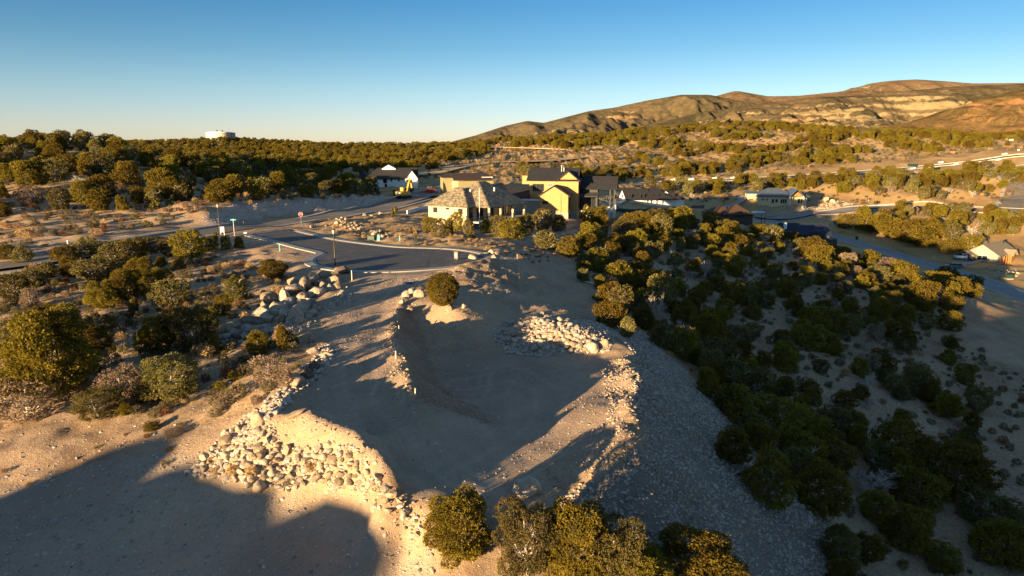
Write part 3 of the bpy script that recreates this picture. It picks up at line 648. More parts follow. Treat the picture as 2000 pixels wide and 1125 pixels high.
def crown_mesh(name, seed, m, shape, ntuft, per, size, openness=.25, h=1.0, r=.45):
    """unit crown: 1 high, radius r, made of lobes; shape gives radius factor by height"""
    rs = np.random.RandomState(seed); lobes = []
    if shape == 'ball':
        for i in range(46):
            zc = 1-2*(i+.5)/46; rr = math.sqrt(1-zc*zc)*r*.74; lobes.append((rr*math.cos(i*2.4), rr*math.sin(i*2.4), .5+zc*.37, r*rs.uniform(.24, .32)))
    nl = 0 if shape == 'ball' else 34 if shape != 'cone' else 22
    for i in range(nl):
        z = rs.uniform(.08, .92); 
        prof = {'round': math.sqrt(max(0, 1-(2*z-1)**2*.92)), 'cone': 1.15*(1-z)**.75, 'flat': min(1, .45+1.3*z)*math.sqrt(max(.05, 1-max(0, z-.6)**2*5.5)), 'egg': math.sqrt(max(0, 1-((z-.42)/.6)**2))}[shape]
        a = i*2.4+rs.uniform(-.5, .5); rr = r*prof*rs.uniform(.40, .86)
        lobes.append((rr*math.cos(a), rr*math.sin(a), z, r*rs.uniform(.26, .42)*(1 if shape != 'cone' else .8*(1.2-z))))
    lobes += [(0, 0, .62, r*.62), (0, 0, .32, r*.66), (0, 0, .47, r*.75)]
    L = np.array(lobes); wt = L[:, 3]**2; pick = rs.choice(len(L), int(ntuft*2.6), p=wt/wt.sum())
    d = rs.normal(size=(len(pick), 3)); d /= np.linalg.norm(d, axis=1)[:, None]
    # clumps on each lobe
    rad = L[pick, 3]*(1+.22*np.sin(d[:, 0]*9+pick)*np.sin(d[:, 1]*9+pick*2)*np.sin(d[:, 2]*8)); rad *= rs.uniform(.80, 1.05, len(pick))
    C = L[pick, :3]+d*rad[:, None]*np.array([1, 1, .8])
    # drop what lies inside other lobes
    dd_ = np.sqrt((((C[:, None, :]-L[None, :, :3])/np.array([1, 1, .8]))**2).sum(2))/L[None, :, 3]
    dd_[np.arange(len(C)), pick] = 9; keep = dd_.min(1) > .78
    keep &= (C[:, 2] > .01)
    # gaps
    g = np.sin(C[:, 0]*13+seed)*np.sin(C[:, 1]*12+seed*2)*np.sin(C[:, 2]*11+seed*3); keep &= g > -1+openness*rs.uniform(0, 2.2, len(C))
    C = C[keep][:ntuft]; D = d[keep][:ntuft]+np.array([0, 0, .35])
    return tri_mesh(name, tufts(rs, C, D, size, per), m)
def limb_mesh(name, seed, m, h=1.0, r=.4, nb=9, th=.035, forks=2, full=False):
    rs = random.Random(seed); mb = MB()
    tops = [(rs.uniform(-.06, .06), rs.uniform(-.06, .06))]
    mb.tube([(0, 0, -.06), (.02, 0, .12), (tops[0][0], tops[0][1], .42), (tops[0][0]*1.8, tops[0][1]*1.8, .82*h)], [th*1.5, th*1.1, th*.8, th*.25], 5)
    for i in range(nb):
        a = i*2.4+rs.uniform(-.4, .4); z0 = rs.uniform(.04, .45); ln = r*rs.uniform(.6, .95)
        z1 = z0+rs.uniform(.15, .45)
        p0 = Vector((tops[0][0]*z0, tops[0][1]*z0, z0)); p1 = Vector((math.cos(a)*ln*.5, math.sin(a)*ln*.5, z0+(z1-z0)*.35)); p2 = Vector((math.cos(a)*ln, math.sin(a)*ln, min(z1, .93)))
        mb.tube([p0, p1, p2], [th*.6, th*.4, th*.12], 4, False)
        for k in range(forks if not full else 7):
            f = rs.uniform(.35, .9); q0 = p1.lerp(p2, f); q1 = q0+Vector((rs.uniform(-.16, .16), rs.uniform(-.16, .16), rs.uniform(.02, .2)))
            mb.tube([q0, q1], [th*.22, th*.08], 3, False)
            if full:
                for k2 in range(4):
                    q2 = q0.lerp(q1, rs.uniform(.3, 1)); q3 = q2+Vector((rs.uniform(-.1, .1), rs.uniform(-.1, .1), rs.uniform(.0, .12)))
                    mb.tube([q2, q3], [th*.12, th*.05], 3, False)
    return mb.mesh(name, m)
class Kind: pass
KINDS = {}
def add_kind(key, name, cat, crowns, trunks, word):
    k = Kind(); k.name = name; k.cat = cat; k.crowns = crowns; k.trunks = trunks; k.word = word; KINDS[key] = k
TR = [limb_mesh('trunk', 50+i, M_BARK) for i in range(4)]
TRP = [limb_mesh('trunk', 60+i, M_DEAD, nb=13, forks=4) for i in range(3)]
# (hi detail, lower detail) crowns
def crs(n0, seeds, m, shapes, nt_, per, size, op, r):
    return [crown_mesh('crown', s_, m, sh, nt_, per, size, op, r=rr) for s_, sh, rr in zip(seeds, shapes, r)]
JR = ['round', 'egg', 'flat', 'round', 'egg', 'flat']
add_kind('jun_hi', 'juniper_tree', 'juniper', crs(0, range(1, 6), M_JUN, JR, 9500, 4, .023, .34, [.46, .45, .5, .5, .46]), TR, 'dense juniper')
add_kind('ball', 'juniper_tree', 'juniper', crs(0, (7,), M_JUN, ['ball'], 9500, 4, .022, .06, [.5]), TR, 'round juniper')
add_kind('jun', 'juniper_tree', 'juniper', crs(0, range(11, 17), M_JUN, JR, 1700, 4, .050, .30, [.5, .47, .54, .56, .45, .58]), TR, 'rounded juniper')
add_kind('pin_hi', 'pinyon_pine', 'pine', crs(0, range(21, 24), M_PIN, ['flat', 'round', 'cone'], 6500, 4, .023, .55, [.5, .5, .42]), TRP, 'open-crowned pinyon')
add_kind('pin', 'pinyon_pine', 'pine', crs(0, range(31, 35), M_PIN, ['flat', 'round', 'cone', 'round'], 1200, 4, .052, .40, [.52, .5, .42, .55]), TRP, 'grey-green pinyon')
add_kind('cone', 'juniper_tree', 'juniper', crs(0, (41, 42), M_JUN, ['cone', 'cone'], 2200, 4, .038, .1, [.33, .36]), TR, 'narrow pointed juniper')
add_kind('dry', 'dry_shrub', 'shrub', crs(0, (51, 52), M_DRY, ['round', 'flat'], 1500, 4, .042, .5, [.55, .6]), TRP, 'dry tan shrub')
M_DW = [limb_mesh('branches', 70+i, M_DEAD, r=.5, nb=16, th=.03, full=True) for i in range(2)]
add_kind('dead', 'bare_tree', 'bare tree', M_DW, None, 'leafless grey tree')
BUSH = [crown_mesh('bush', 81, M_SAGE, 'flat', 260, 4, .10, .3, r=.6), crown_mesh('bush', 82, M_SAGE, 'round', 240, 4, .10, .3, r=.65),
        crown_mesh('bush', 83, M_GRAS, 'flat', 240, 4, .11, .3, r=.6), crown_mesh('bush', 84, M_RUST, 'round', 260, 4, .10, .2, r=.62), crown_mesh('bush', 85, M_PIN, 'round', 260, 4, .10, .2, r=.55)]

# ------------------------------------------------------------------ scatter with geometry nodes (only for what nobody could count)
def scatter(name, pts, scl, rot, protos, pick=None, kind='stuff', label=None):
    """protos are mesh objects that stand in the scene; each point shows a copy of one of them"""
    me = bpy.data.meshes.new(name); pts = np.asarray(pts, np.float32); n_ = len(pts)
    me.vertices.add(n_); me.vertices.foreach_set('co', pts.ravel())
    a = me.attributes.new('siz', 'FLOAT_VECTOR', 'POINT'); a.data.foreach_set('vector', np.asarray(scl, np.float32).ravel())
    a = me.attributes.new('rot', 'FLOAT_VECTOR', 'POINT'); a.data.foreach_set('vector', np.asarray(rot, np.float32).ravel())
    if pick is None: pick = np.random.RandomState(n_).randint(0, len(protos), n_)
    a = me.attributes.new('pick', 'INT', 'POINT'); a.data.foreach_set('value', np.asarray(pick, np.int32))
    o = link(bpy.data.objects.new(name, me)); g = bpy.data.node_groups.new(name, 'GeometryNodeTree')
    g.interface.new_socket('Geometry', in_out='INPUT', socket_type='NodeSocketGeometry'); g.interface.new_socket('Geometry', in_out='OUTPUT', socket_type='NodeSocketGeometry')
    gi = g.nodes.new('NodeGroupInput'); go = g.nodes.new('NodeGroupOutput'); ip = g.nodes.new('GeometryNodeInstanceOnPoints'); jn = g.nodes.new('GeometryNodeJoinGeometry')
    for pr in protos[::-1]:
        oi = g.nodes.new('GeometryNodeObjectInfo'); oi.inputs['Object'].default_value = pr; oi.inputs['As Instance'].default_value = True
        g.links.new(oi.outputs['Geometry'], jn.inputs[0])
    def attr(nm, typ):
        q = g.nodes.new('GeometryNodeInputNamedAttribute'); q.data_type = typ; q.inputs['Name'].default_value = nm
        return [s_ for s_ in q.outputs if s_.name == 'Attribute' and s_.enabled][0]
    g.links.new(gi.outputs[0], ip.inputs['Points']); g.links.new(jn.outputs[0], ip.inputs['Instance']); ip.inputs['Pick Instance'].default_value = True
    g.links.new(attr('pick', 'INT'), ip.inputs['Instance Index']); g.links.new(attr('siz', 'FLOAT_VECTOR'), ip.inputs['Scale'])
    er = g.nodes.new('FunctionNodeEulerToRotation'); g.links.new(attr('rot', 'FLOAT_VECTOR'), er.inputs[0]); g.links.new(er.outputs[0], ip.inputs['Rotation'])
    g.links.new(ip.outputs[0], go.inputs[0]); md = o.modifiers.new('scatter', 'NODES'); md.node_group = g
    return tag(o, label, kind=kind)

# ------------------------------------------------------------------ trees
def grid_pts(poly_px, spacing, seed, ydist, dens=1.0, margin_road=1.0, zguess=None):
    """jittered points on the ground whose place falls inside a picture-plane outline, between two distances"""
    rs = np.random.RandomState(seed); y0, y1 = ydist
    pxs = [p[0] for p in poly_px]; x0 = min((min(pxs)-1000)/F*y for y in (y0, y1)); x1 = max((max(pxs)-1000)/F*y for y in (y0, y1))
    xs = np.arange(x0, x1, spacing); ys = np.arange(y0, y1, spacing); X, Y = np.meshgrid(xs, ys)
    X = X.ravel()+rs.uniform(-.48, .48, X.size)*spacing; Y = Y.ravel()+rs.uniform(-.48, .48, Y.size)*spacing
    Z = zat(X, Y); p, q, d = project(X, Y, Z)
    k = inpoly(p, q, poly_px) & (rs.uniform(size=X.size) < dens)
    X, Y, Z, p, q = X[k], Y[k], Z[k], p[k], q[k]
    rd = np.full(X.shape, 1e9)
    for pl, hw in ROADS: rd = np.minimum(rd, seg_dist(X, Y, pl)-hw)
    rd = np.minimum(rd, seg_dist(X, Y, CULW+CULW[:1])-2.5)
    k = (rd > margin_road) & ~inpoly(X, Y, CULW)
    return X[k], Y[k], Z[k], p[k], q[k], rs
TREES = []   # x, y, z, height, radius factor, kind, group, where
def hand(px, py, top, w, kind, where, lab=None, dz=-.05):
    g = ground(px, py)[0]; d = project(*g)[2]
    h = (py-top)*d/F/CT*1.0; wd = w*d/F
    # the crown top must reach the picture row: solve height along the vertical
    cy = (562.5-top)/F; zt = CAMZ+g[1]*(-ST+cy*CT)/(CT+cy*ST); h = max(zt-g[2], .3)*(.94 if kind.endswith('hi') else .95)
    TREES.append([g[0], g[1], g[2]+dz, h, wd/h, kind, None, where, lab])
H = hand
near_left = 'left of the drive'
H(112,772,590,152,'jun_hi','', 'largest dense juniper standing alone at the left edge slope')
H(55,812,735,120,'dry','', 'wide dry tan bush spread at the foot of the largest juniper')
H(335,775,690,95,'pin_hi','', 'broad pinyon with flat layered crown above the brown slope')
H(238,785,715,62,'dry','', 'dry orange-tan rounded bush between two pinyons on the left slope')
H(195,812,755,85,'pin_hi','', 'low spreading pinyon with thin dark trunk at the bare slope edge')
H(292,786,728,72,'pin_hi','', 'pale grey-green low pinyon touching the broad layered pinyon')
H(310,688,612,68,'jun_hi','', 'dense upright juniper left of the boulder row, pale side toward the light')
H(382,684,590,66,'pin_hi','', 'tall pinyon between the upright juniper and the small pointed juniper')
H(420,690,634,32,'cone','', 'small pointed juniper at the left end of the boulder wall')
H(555,684,622,36,'cone','', 'single pointed juniper standing clear beside the dirt drive')
H(505,690,645,38,'jun_hi','', 'small round juniper among rubble left of the pointed juniper')
H(462,590,528,58,'pin_hi','', 'golden pinyon in the open below the road, left of the boulder wall')
H(534,543,505,46,'jun_hi','', 'small golden round pinyon on the bare shaded lot by the kerb')
H(262,618,572,32,'cone','', 'short pointed juniper in front of the left thicket')
for q in [(335,598,545,66,'pin'),(205,600,545,60,'jun_hi'),(245,592,520,55,'jun_hi'),(190,548,500,70,'pin'),(225,520,470,70,'pin'),(300,570,520,60,'jun_hi'),(195,650,606,55,'pin'),(135,645,590,62,'pin'),(90,650,595,60,'jun_hi'),(50,700,620,80,'pin_hi'),(155,700,630,80,'jun_hi'),(30,590,530,62,'pin'),(62,560,520,56,'pin'),(130,512,475,42,'jun'),(138,540,500,46,'jun'),(95,542,505,40,'pin'),(10,505,480,50,'jun'),(45,515,485,36,'pin'),(260,505,465,44,'jun'),(300,492,462,50,'pin'),(368,502,450,56,'jun'),(330,500,465,36,'pin'),(210,500,470,60,'pin'),(405,490,462,36,'jun'),(350,525,505,22,'jun'),(315,520,500,22,'jun'),(440,488,460,18,'jun'),(170,500,462,40,'pin'),(275,545,500,40,'jun_hi'),(405,640,598,40,'jun'),(350,640,600,44,'jun'),(435,615,575,30,'jun'),(60,600,560,30,'dry'),(215,640,612,46,'dry')]:
    H(*q, near_left)
H(467,484,456,26,'cone','', 'small open young pine beside the kerb at the road corner')
H(421,468,452,10,'jun','', 'tiny dark juniper sapling left of the white board')
for q in [(525,748,690,60,'dry'),(560,755,710,30,'dry'),(460,740,722,26,'jun'),(430,760,742,24,'jun'),(295,840,822,26,'jun'),(245,810,785,24,'jun'),(340,850,835,30,'dry'),(430,800,775,26,'dry'),(475,705,690,26,'dry'),(500,790,770,20,'dry')]:
    H(*q, 'in brush left of the drive')
H(867,597,526,61,'ball','', 'perfectly round golden juniper above the excavated pit')
H(903,1087,960,112,'jun_hi','', 'leftmost juniper of the row along the bottom of the pad')
H(1032,1122,968,108,'pin_hi','', 'open-branched pinyon in front of the big split boulder')
H(1118,1128,980,118,'jun_hi','', 'full juniper between two pinyons at the bottom of the pad')
H(1195,1140,1012,110,'pin_hi','', 'thin-topped pinyon at the edge of the cobble slope')
H(1232,1160,1060,120,'jun_hi','', 'bright green juniper crowding the thin-topped pinyon')
H(1345,1165,1047,175,'jun_hi','', 'widest golden juniper at the foot of the cobble slope')
H(1640,1160,1095,60,'jun_hi','', 'golden juniper top at the bottom end of the cobble slope')
H(1636,1100,1015,100,'pin_hi','', 'juniper with one pale lit side at the cobble slope edge')
for q in [(1382,775,712,52,'jun'),(1405,712,658,52,'jun'),(1190,637,590,62,'jun'),(1240,600,572,50,'jun'),(1285,600,530,60,'pin'),(1248,582,540,34,'jun'),(1500,985,885,78,'jun'),(1430,905,832,76,'jun'),(1480,880,825,60,'jun'),(1560,940,860,90,'pin'),(1600,1000,905,100,'jun'),(1520,850,770,100,'jun'),(1672,872,826,42,'jun'),(1755,900,820,90,'jun'),(1860,960,870,110,'jun'),(1690,1090,1040,60,'jun'),(1700,970,905,90,'dead'),(1620,910,850,90,'jun'),(1335,700,640,50,'jun'),(1430,760,690,90,'pin'),(1200,635,600,40,'jun'),(1225,660,610,44,'pin')]:
    H(*q, 'against the cobble bank')
H(1376,545,498,44,'dead','', 'pale leafless tree catching light amid dark junipers')
H(1332,665,618,40,'dead','', 'bare tan tree with its top in the light above the cobble bank')
H(1280,640,560,40,'dead','', 'bare grey tree below a lit pinyon')
# by the houses
for q in [(838,452,420,26,'jun'),(856,462,424,32,'pin'),(878,455,425,18,'jun'),(892,450,414,22,'jun'),(915,462,420,30,'pin'),(948,455,428,22,'jun'),(975,462,420,34,'pin'),(998,466,424,48,'jun'),(1025,458,414,34,'pin'),(1060,452,408,38,'pin'),(1065,488,442,60,'pin'),(1090,450,420,24,'jun'),(1108,500,460,40,'jun'),(1148,440,400,30,'jun'),(1170,442,400,36,'jun'),(1235,450,415,44,'jun'),(1260,440,410,26,'jun'),(1290,460,408,60,'pin'),(1330,440,402,50,'jun'),(1310,435,410,34,'jun'),(1385,440,410,26,'jun'),(1400,455,425,30,'pin'),(1425,460,428,34,'jun'),(1480,465,438,34,'jun'),(1505,470,440,38,'pin'),(1455,475,455,32,'jun'),(1540,470,450,30,'jun'),(1585,505,462,54,'jun'),(1600,525,480,44,'jun'),(1640,505,480,40,'jun'),(1655,525,492,28,'dry'),(1700,522,486,44,'jun'),(1690,560,528,42,'jun'),(1715,550,520,44,'pin'),(1735,538,503,40,'dry'),(1760,550,508,60,'jun'),(1800,600,550,60,'jun'),(1785,575,555,30,'jun'),(1830,560,530,50,'jun'),(1870,575,540,50,'jun'),(1895,580,550,40,'jun'),(1850,545,520,40,'jun'),(1900,560,535,40,'pin')]:
    H(*q, 'on the valley crest')
H(768,424,401,10,'cone','', 'small young spruce on the golden yard, left of its pair')
H(774,415,400,10,'cone','', 'small young spruce beside a pale boulder by the road')
H(803,456,438,9,'cone','', 'tiny spruce in a dark mulch bed')
H(771,365,347,22,'jun','', 'dark shrub in front of the white house wall')
for q in [(1650,445,418,28,'jun'),(1690,450,420,44,'jun'),(1720,455,415,50,'jun'),(1745,460,425,50,'jun'),(1770,470,430,60,'jun'),(1800,478,440,60,'jun'),(1820,465,425,44,'jun'),(1860,490,465,44,'jun'),(1895,492,460,40,'jun')]:
    H(*q, 'between the valley roads')
# scattered woods: outline, spacing, distances, heights, kinds, where
CLEAR = [(1000,302),(1150,284),(1340,290),(1310,330),(1180,336),(1000,332),(880,345),(850,330),(960,312)]
def wood(poly, sp, seed, yd, hr, kinds, where, group, dens=1.0, clump=0, cs=20):
    X, Y, Z, p, q, rs = grid_pts(poly, sp, seed, yd, dens)
    for i in range(len(X)):
        if clump and perlin(np.array([X[i]/cs]), np.array([Y[i]/cs]), seed)[0] < clump-1: continue
        if seed in (2, 3) and inpoly(p[i:i+1], q[i:i+1], CLEAR)[0] and rs.rand() < .82: continue
        if any(abs(X[i]-t_[0]) < 1.6 and abs(Y[i]-t_[1]) < 1.6 for t_ in TREES[:HAND_N]): continue
        k = rs.choice([a for a, _ in kinds], p=[b for _, b in kinds]); h = rs.uniform(*hr)
        if k in ('dead', 'dry'): h *= .7
        if seed == 6 and q[i] < 575 and p[i] > 1430: h = min(h, 2.3)
        TREES.append([X[i], Y[i], Z[i]-.08, h, rs.uniform(.85, 1.3), k, group, where, None])
HAND_N = len(TREES)
KJ = [('jun', .62), ('pin', .27), ('dry', .06), ('dead', .05)]
wood([(-150,262),(0,270),(110,272),(215,290),(330,318),(430,335),(540,352),(620,370),(735,374),(700,380),(600,386),(520,388),(440,396),(330,412),(200,425),(60,438),(-150,445)], 6.0, 1, (100,225), (2.6,5.0), KJ, 'on the near left hillside', 'junipers on the near left hillside', .84)
wood([(-150,262),(960,275),(960,300),(870,318),(840,335),(700,345),(690,365),(620,368),(450,333),(250,300),(100,280),(-150,290)], 8.6, 2, (235,860), (3.0,4.8), [('jun', .8), ('pin', .2)], 'on the far left hill', 'junipers of the far left hill', .9)
wood([(900,275),(1200,258),(1300,250),(1440,238),(1560,242),(1800,258),(1960,268),(2120,262),(2120,285),(1930,288),(1800,302),(1600,325),(1400,342),(1220,348),(1180,340),(1100,340),(1000,335),(1160,318),(1170,300),(1000,288)], 5.8, 3, (280,640), (2.8,5.0), [('jun', .85), ('pin', .15)], 'on the golden knoll', 'junipers of the golden knoll', .9, .97, 34)
wood([(1220,362),(1340,366),(1500,356),(1640,348),(1720,340),(1850,338),(1900,330),(2100,325),(2100,385),(1900,385),(1870,393),(1620,388),(1560,372),(1440,376),(1350,390),(1240,372)], 7.0, 4, (240,345), (3.2,5.2), KJ, 'behind the valley houses', 'junipers between the far road and the valley houses', .8)
wood([(1700,420),(1760,412),(2100,420),(2100,465),(1900,470),(1830,470),(1750,450),(1650,430)], 6.2, 5, (205,262), (3.4,5.2), KJ, 'below the paved pad', 'junipers of the lit bench below the paved pad', .9)
wood(P_VAL[:6]+[(1860,700),(1920,800),(1900,900),(1960,960),(2100,1000),(2300,1300),(1700,1300),(1640,1060),(1500,890),(1430,820),(1350,735),(1260,655),(1150,580)], 3.6, 6, (34,170), (1.5,3.4), [('jun', .56), ('pin', .26), ('dry', .08), ('dead', .10)], 'on the shaded valley slope', 'junipers of the shaded valley slope', .80)
wood([(1000,345),(1130,330),(1230,345),(1220,356),(1190,350),(1060,352),(1000,352)], 8, 7, (200,330), (3,4.5), KJ, 'behind the ochre house', 'junipers behind the two-storey house', .8)
# behind the viewpoint, on the unseen hill added to shade the foreground
X, Y, Z, p, q, rs = [], [], [], [], [], np.random.RandomState(9)
def px_h(t_): return t_[3]/max(project(t_[0], t_[1], t_[2])[2], 5)
inview = []
TA = np.array([t_[:2] for t_ in TREES])
BIGNAME = {'jun': 'juniper', 'pin': 'pinyon', 'dry': 'dry shrub', 'dead': 'leafless tree'}
def near_words(i, x, y, z, where):
    p_, q_, d_ = project(x, y, z); p_, q_ = float(p_), float(q_); w_ = where
    if 'valley slope' in where:
        w_ = 'above the valley street' if q_ < 540 and p_ > 1450 else 'below the walls' if q_ < 540 else 'against the cobble bank' if p_ < 1250+(q_-600)*.9 and q_ > 600 else 'in the valley corner' if q_ > 900 else 'by the dirt slope' if p_ > 1760 else 'in mid valley shade'
    elif 'near left hillside' in where:
        w_ = 'on the left hill crest' if q_ < 320 else 'low on the left hill' if q_ > 400 else 'mid left hillside' if p_ < 330 else 'above the cut bank'
    dd = np.hypot(TA[:, 0]-x, TA[:, 1]-y); dd[i] = 99; j = int(np.argmin(dd))
    if dd[j] > 4.5: return w_+', standing apart'
    o_ = BIGNAME[kg[TREES[j][5]]]; side = 'left of' if TREES[j][0] > x+.8 else 'right of' if TREES[j][0] < x-.8 else 'before' if TREES[j][1] > y else 'behind'
    return f'{w_}, {side} a {o_}'
kg = {'jun_hi': 'jun', 'jun': 'jun', 'cone': 'jun', 'ball': 'jun', 'pin_hi': 'pin', 'pin': 'pin', 'dry': 'dry', 'dead': 'dead'}
farw = []
lim = {'jun': 292, 'pin': 250, 'dry': 90, 'dead': 60}
cnt = {}
order = sorted(range(len(TREES)), key=lambda i: (0 if i < HAND_N else 1, -px_h(TREES[i])))
kg = {'jun_hi': 'jun', 'jun': 'jun', 'cone': 'jun', 'ball': 'jun', 'pin_hi': 'pin', 'pin': 'pin', 'dry': 'dry', 'dead': 'dead'}
crown_protos = {}
rt = random.Random(4)
for i in order:
    x, y, z, h, rf, k, grp, where, lab = TREES[i]; kk = kg[k]
    if cnt.get(kk, 0) >= lim[kk]: farw.append(TREES[i]); continue
    p_, q_, d_ = project(x, y, z+h*.5)
    if p_ < -60 or p_ > 2060: farw.append(TREES[i]); continue
    cnt[kk] = cnt.get(kk, 0)+1
    K = KINDS[k]; ci = rt.randrange(len(K.crowns)); size = 'small' if h < 2.4 else ('tall' if h > 4.2 else 'mid-sized')
    shape = {'ball': ['round'], 'jun_hi': JR, 'jun': JR, 'pin_hi': ['flat-topped', 'rounded', 'tapering'], 'pin': ['flat-topped', 'rounded', 'tapering', 'bushy'], 'cone': ['pointed']*2, 'dry': ['twiggy', 'spreading'], 'dead': ['upright', 'spreading']}[k][ci]
    shape = {'round': 'rounded', 'egg': 'upright oval', 'flat': 'broad-topped'}.get(shape, shape)
    word = {'jun': 'juniper', 'pin': 'pinyon', 'dry': 'dry tan shrub', 'dead': 'leafless grey tree'}[kk]
    wide = 'wide ' if rf > 1.15 else ('narrow ' if rf < .95 else '')
    if lab is None: lab = ' '.join(f'{size} {wide}{shape} {word} {near_words(i, x, y, z, where)}'.split()[:16])
    root = empty(K.name, (x, y, z), rt.uniform(0, 6.28), lab, K.cat, grp or (where and word+'s '+where) or None)
    s = h; sx_ = s*(rf if i >= HAND_N else rf)
    if i < HAND_N: sx_ = s*rf/.98*(1.14 if k.endswith('hi') else 1)
    else: sx_ = s*rf
    root.scale = (sx_*rt.uniform(.9, 1.1), sx_*rt.uniform(.85, 1.1), s); root.rotation_euler[0] = rt.uniform(-.07, .07); root.rotation_euler[1] = rt.uniform(-.07, .07)
    part = bpy.data.objects.new('branches' if k == 'dead' else 'crown', K.crowns[ci]); link(part, root)
    crown_protos.setdefault(k, {})[ci] = part
    if K.trunks: link(bpy.data.objects.new('trunk', K.trunks[rt.randrange(len(K.trunks))]), root)
for kk_, nm, lb in (('jun', 'distant_junipers', 'mass of distant junipers covering the far hills'), ('pin', 'distant_pinyons', 'mass of distant pinyons among the junipers')):
    sel = [t_ for t_ in farw if kg[t_[5]] == kk_ or (kk_ == 'pin' and kg[t_[5]] in ('dry', 'dead'))]
    if not sel: continue
    pro = list(crown_protos[kk_].values()); a = np.array([t_[:5] for t_ in sel], float); rs = np.random.RandomState(5)
    rot = np.zeros((len(a), 3)); rot[:, 2] = rs.uniform(0, 6.28, len(a)); s = a[:, 3]; sxy = s*a[:, 4]
    scatter(nm, a[:, :3], np.stack([sxy, sxy, s], 1), rot, pro, label=lb)
print('trees', len(TREES), cnt, 'far', len(farw))

# ------------------------------------------------------------------ low brush
BR = []
def brush(poly, sp, seed, yd, sr, where, dens=1.0, w=(.4, .2, .15, .1, .15)):
    X, Y, Z, p, q, rs = grid_pts(poly, sp, seed, yd, dens, .4)
    k = perlin(X/5, Y/5, seed) > -.35
    for a, b, c in zip(X[k], Y[k], Z[k]): BR.append((a, b, c, rs.uniform(*sr)*(1.25 if rs.rand() < .15 else 1), rs.choice(5, p=w), where))
brush(P_SCRUB, 1.3, 11, (33,105), (.22,.75), 'on the scrub slope left of the dirt drive', .8)
brush([(-100,265),(110,272),(330,320),(620,372),(745,376),(740,384),(600,392),(450,400),(330,438),(0,500),(-100,500)], 2.3, 12, (95,225), (.35,1.0), 'on the near left hillside')
brush([(1100,262),(1440,240),(1960,268),(2100,290),(1900,300),(1600,328),(1400,346),(1200,350),(1150,325),(1170,300)], 4.0, 13, (300,600), (.6,1.2), 'on the golden knoll', .9, (.7,.05,.15,.02,.08))
brush([(860,280),(1150,262),(1150,350),(860,350),(640,360),(100,285)], 5.5, 14, (240,700), (.6,1.2), 'on the far hill')
brush(P_VAL, 2.0, 15, (34,170), (.2,.7), 'on the shaded valley slope')
brush([(1220,356),(2100,330),(2100,470),(1650,440),(1600,395),(1350,395)], 4.0, 16, (205,345), (.5,1.1), 'in the valley', .8)
brush([(640,430),(900,450),(1090,500),(1060,520),(940,490),(800,480),(660,460)], 1.6, 17, (80,140), (.15,.4), 'on the mound below the tan house', .9, (.1,.1,.75,.0,.05))
brush([(0,860),(250,840),(420,800),(360,930),(200,900),(0,980)], 1.9, 18, (30,50), (.12,.35), 'on the bare slope', .5, (.3,.2,.3,.1,.1))
brush([(370,930),(400,850),(560,880),(640,900),(600,960),(480,960)], 1.0, 19, (29,40), (.2,.5), 'on the rock bank', .6, (.1,.0,.9,.0,.0))
BR.sort(key=lambda t_: -t_[3]/max(t_[1], 5)); bushes = []; NB = {0: 'sage', 1: 'sage', 2: 'tuft', 3: 'rust', 4: 'green'}
nm_ = ['sagebrush', 'sagebrush', 'grass_tuft', 'rust_brush', 'green_bush']; wd_ = ['green-grey sagebrush', 'pale sagebrush', 'straw grass tuft', 'rusty brush', 'green bush']
bp = {}
for i, (x, y, z, s, k, where) in enumerate(BR[:260]):
    o = link(bpy.data.objects.new(nm_[k], BUSH[k])); o.location = (x, y, z-.03); o.rotation_euler = (0, 0, rt.uniform(0, 6.28)); o.scale = (s*1.15, s*1.15, s)
    pq = project(x, y, z); dd = np.hypot(TA[:, 0]-x, TA[:, 1]-y); j = int(np.argmin(dd)); nb_ = (', by a '+BIGNAME[kg[TREES[j][5]]]) if dd[j] < 3 else ', in the open'
    tag(o, ('tall ' if s > .5 else 'low ')+wd_[k]+' '+where.replace('scrub slope left of the dirt drive', 'left slope').replace('shaded valley slope', 'valley slope')+nb_+([' far left', ' inner left', ' nearer drive', ' at right'][int(min(max(pq[0]/250, 0), 3))]+(' higher' if pq[1] < 640 else ' lower')), 'bush' if k != 2 else 'grass tuft', wd_[k]+' '+where); bp.setdefault(k, o)
for k in range(5):
    if k not in bp:
        t_ = next(t_ for t_ in BR[260:] if t_[4] == k); o = link(bpy.data.objects.new(nm_[k], BUSH[k])); o.location = t_[:3]; o.scale = (t_[3],)*3
        tag(o, 'low '+wd_[k]+' '+t_[5], 'bush', wd_[k]+' '+t_[5]); bp[k] = o
a = np.array([t_[:5] for t_ in BR[260:]], float); rs = np.random.RandomState(6); rot = np.zeros((len(a), 3)); rot[:, 2] = rs.uniform(0, 6.28, len(a))
scatter('low_brush', a[:, :3]-np.array([0, 0, .04]), np.stack([a[:, 3]*1.2, a[:, 3]*1.2, a[:, 3]], 1), rot, [bp[k] for k in range(5)], a[:, 4].astype(int), label='low sage, grass and brush covering the slopes')
print('brush', len(BR))

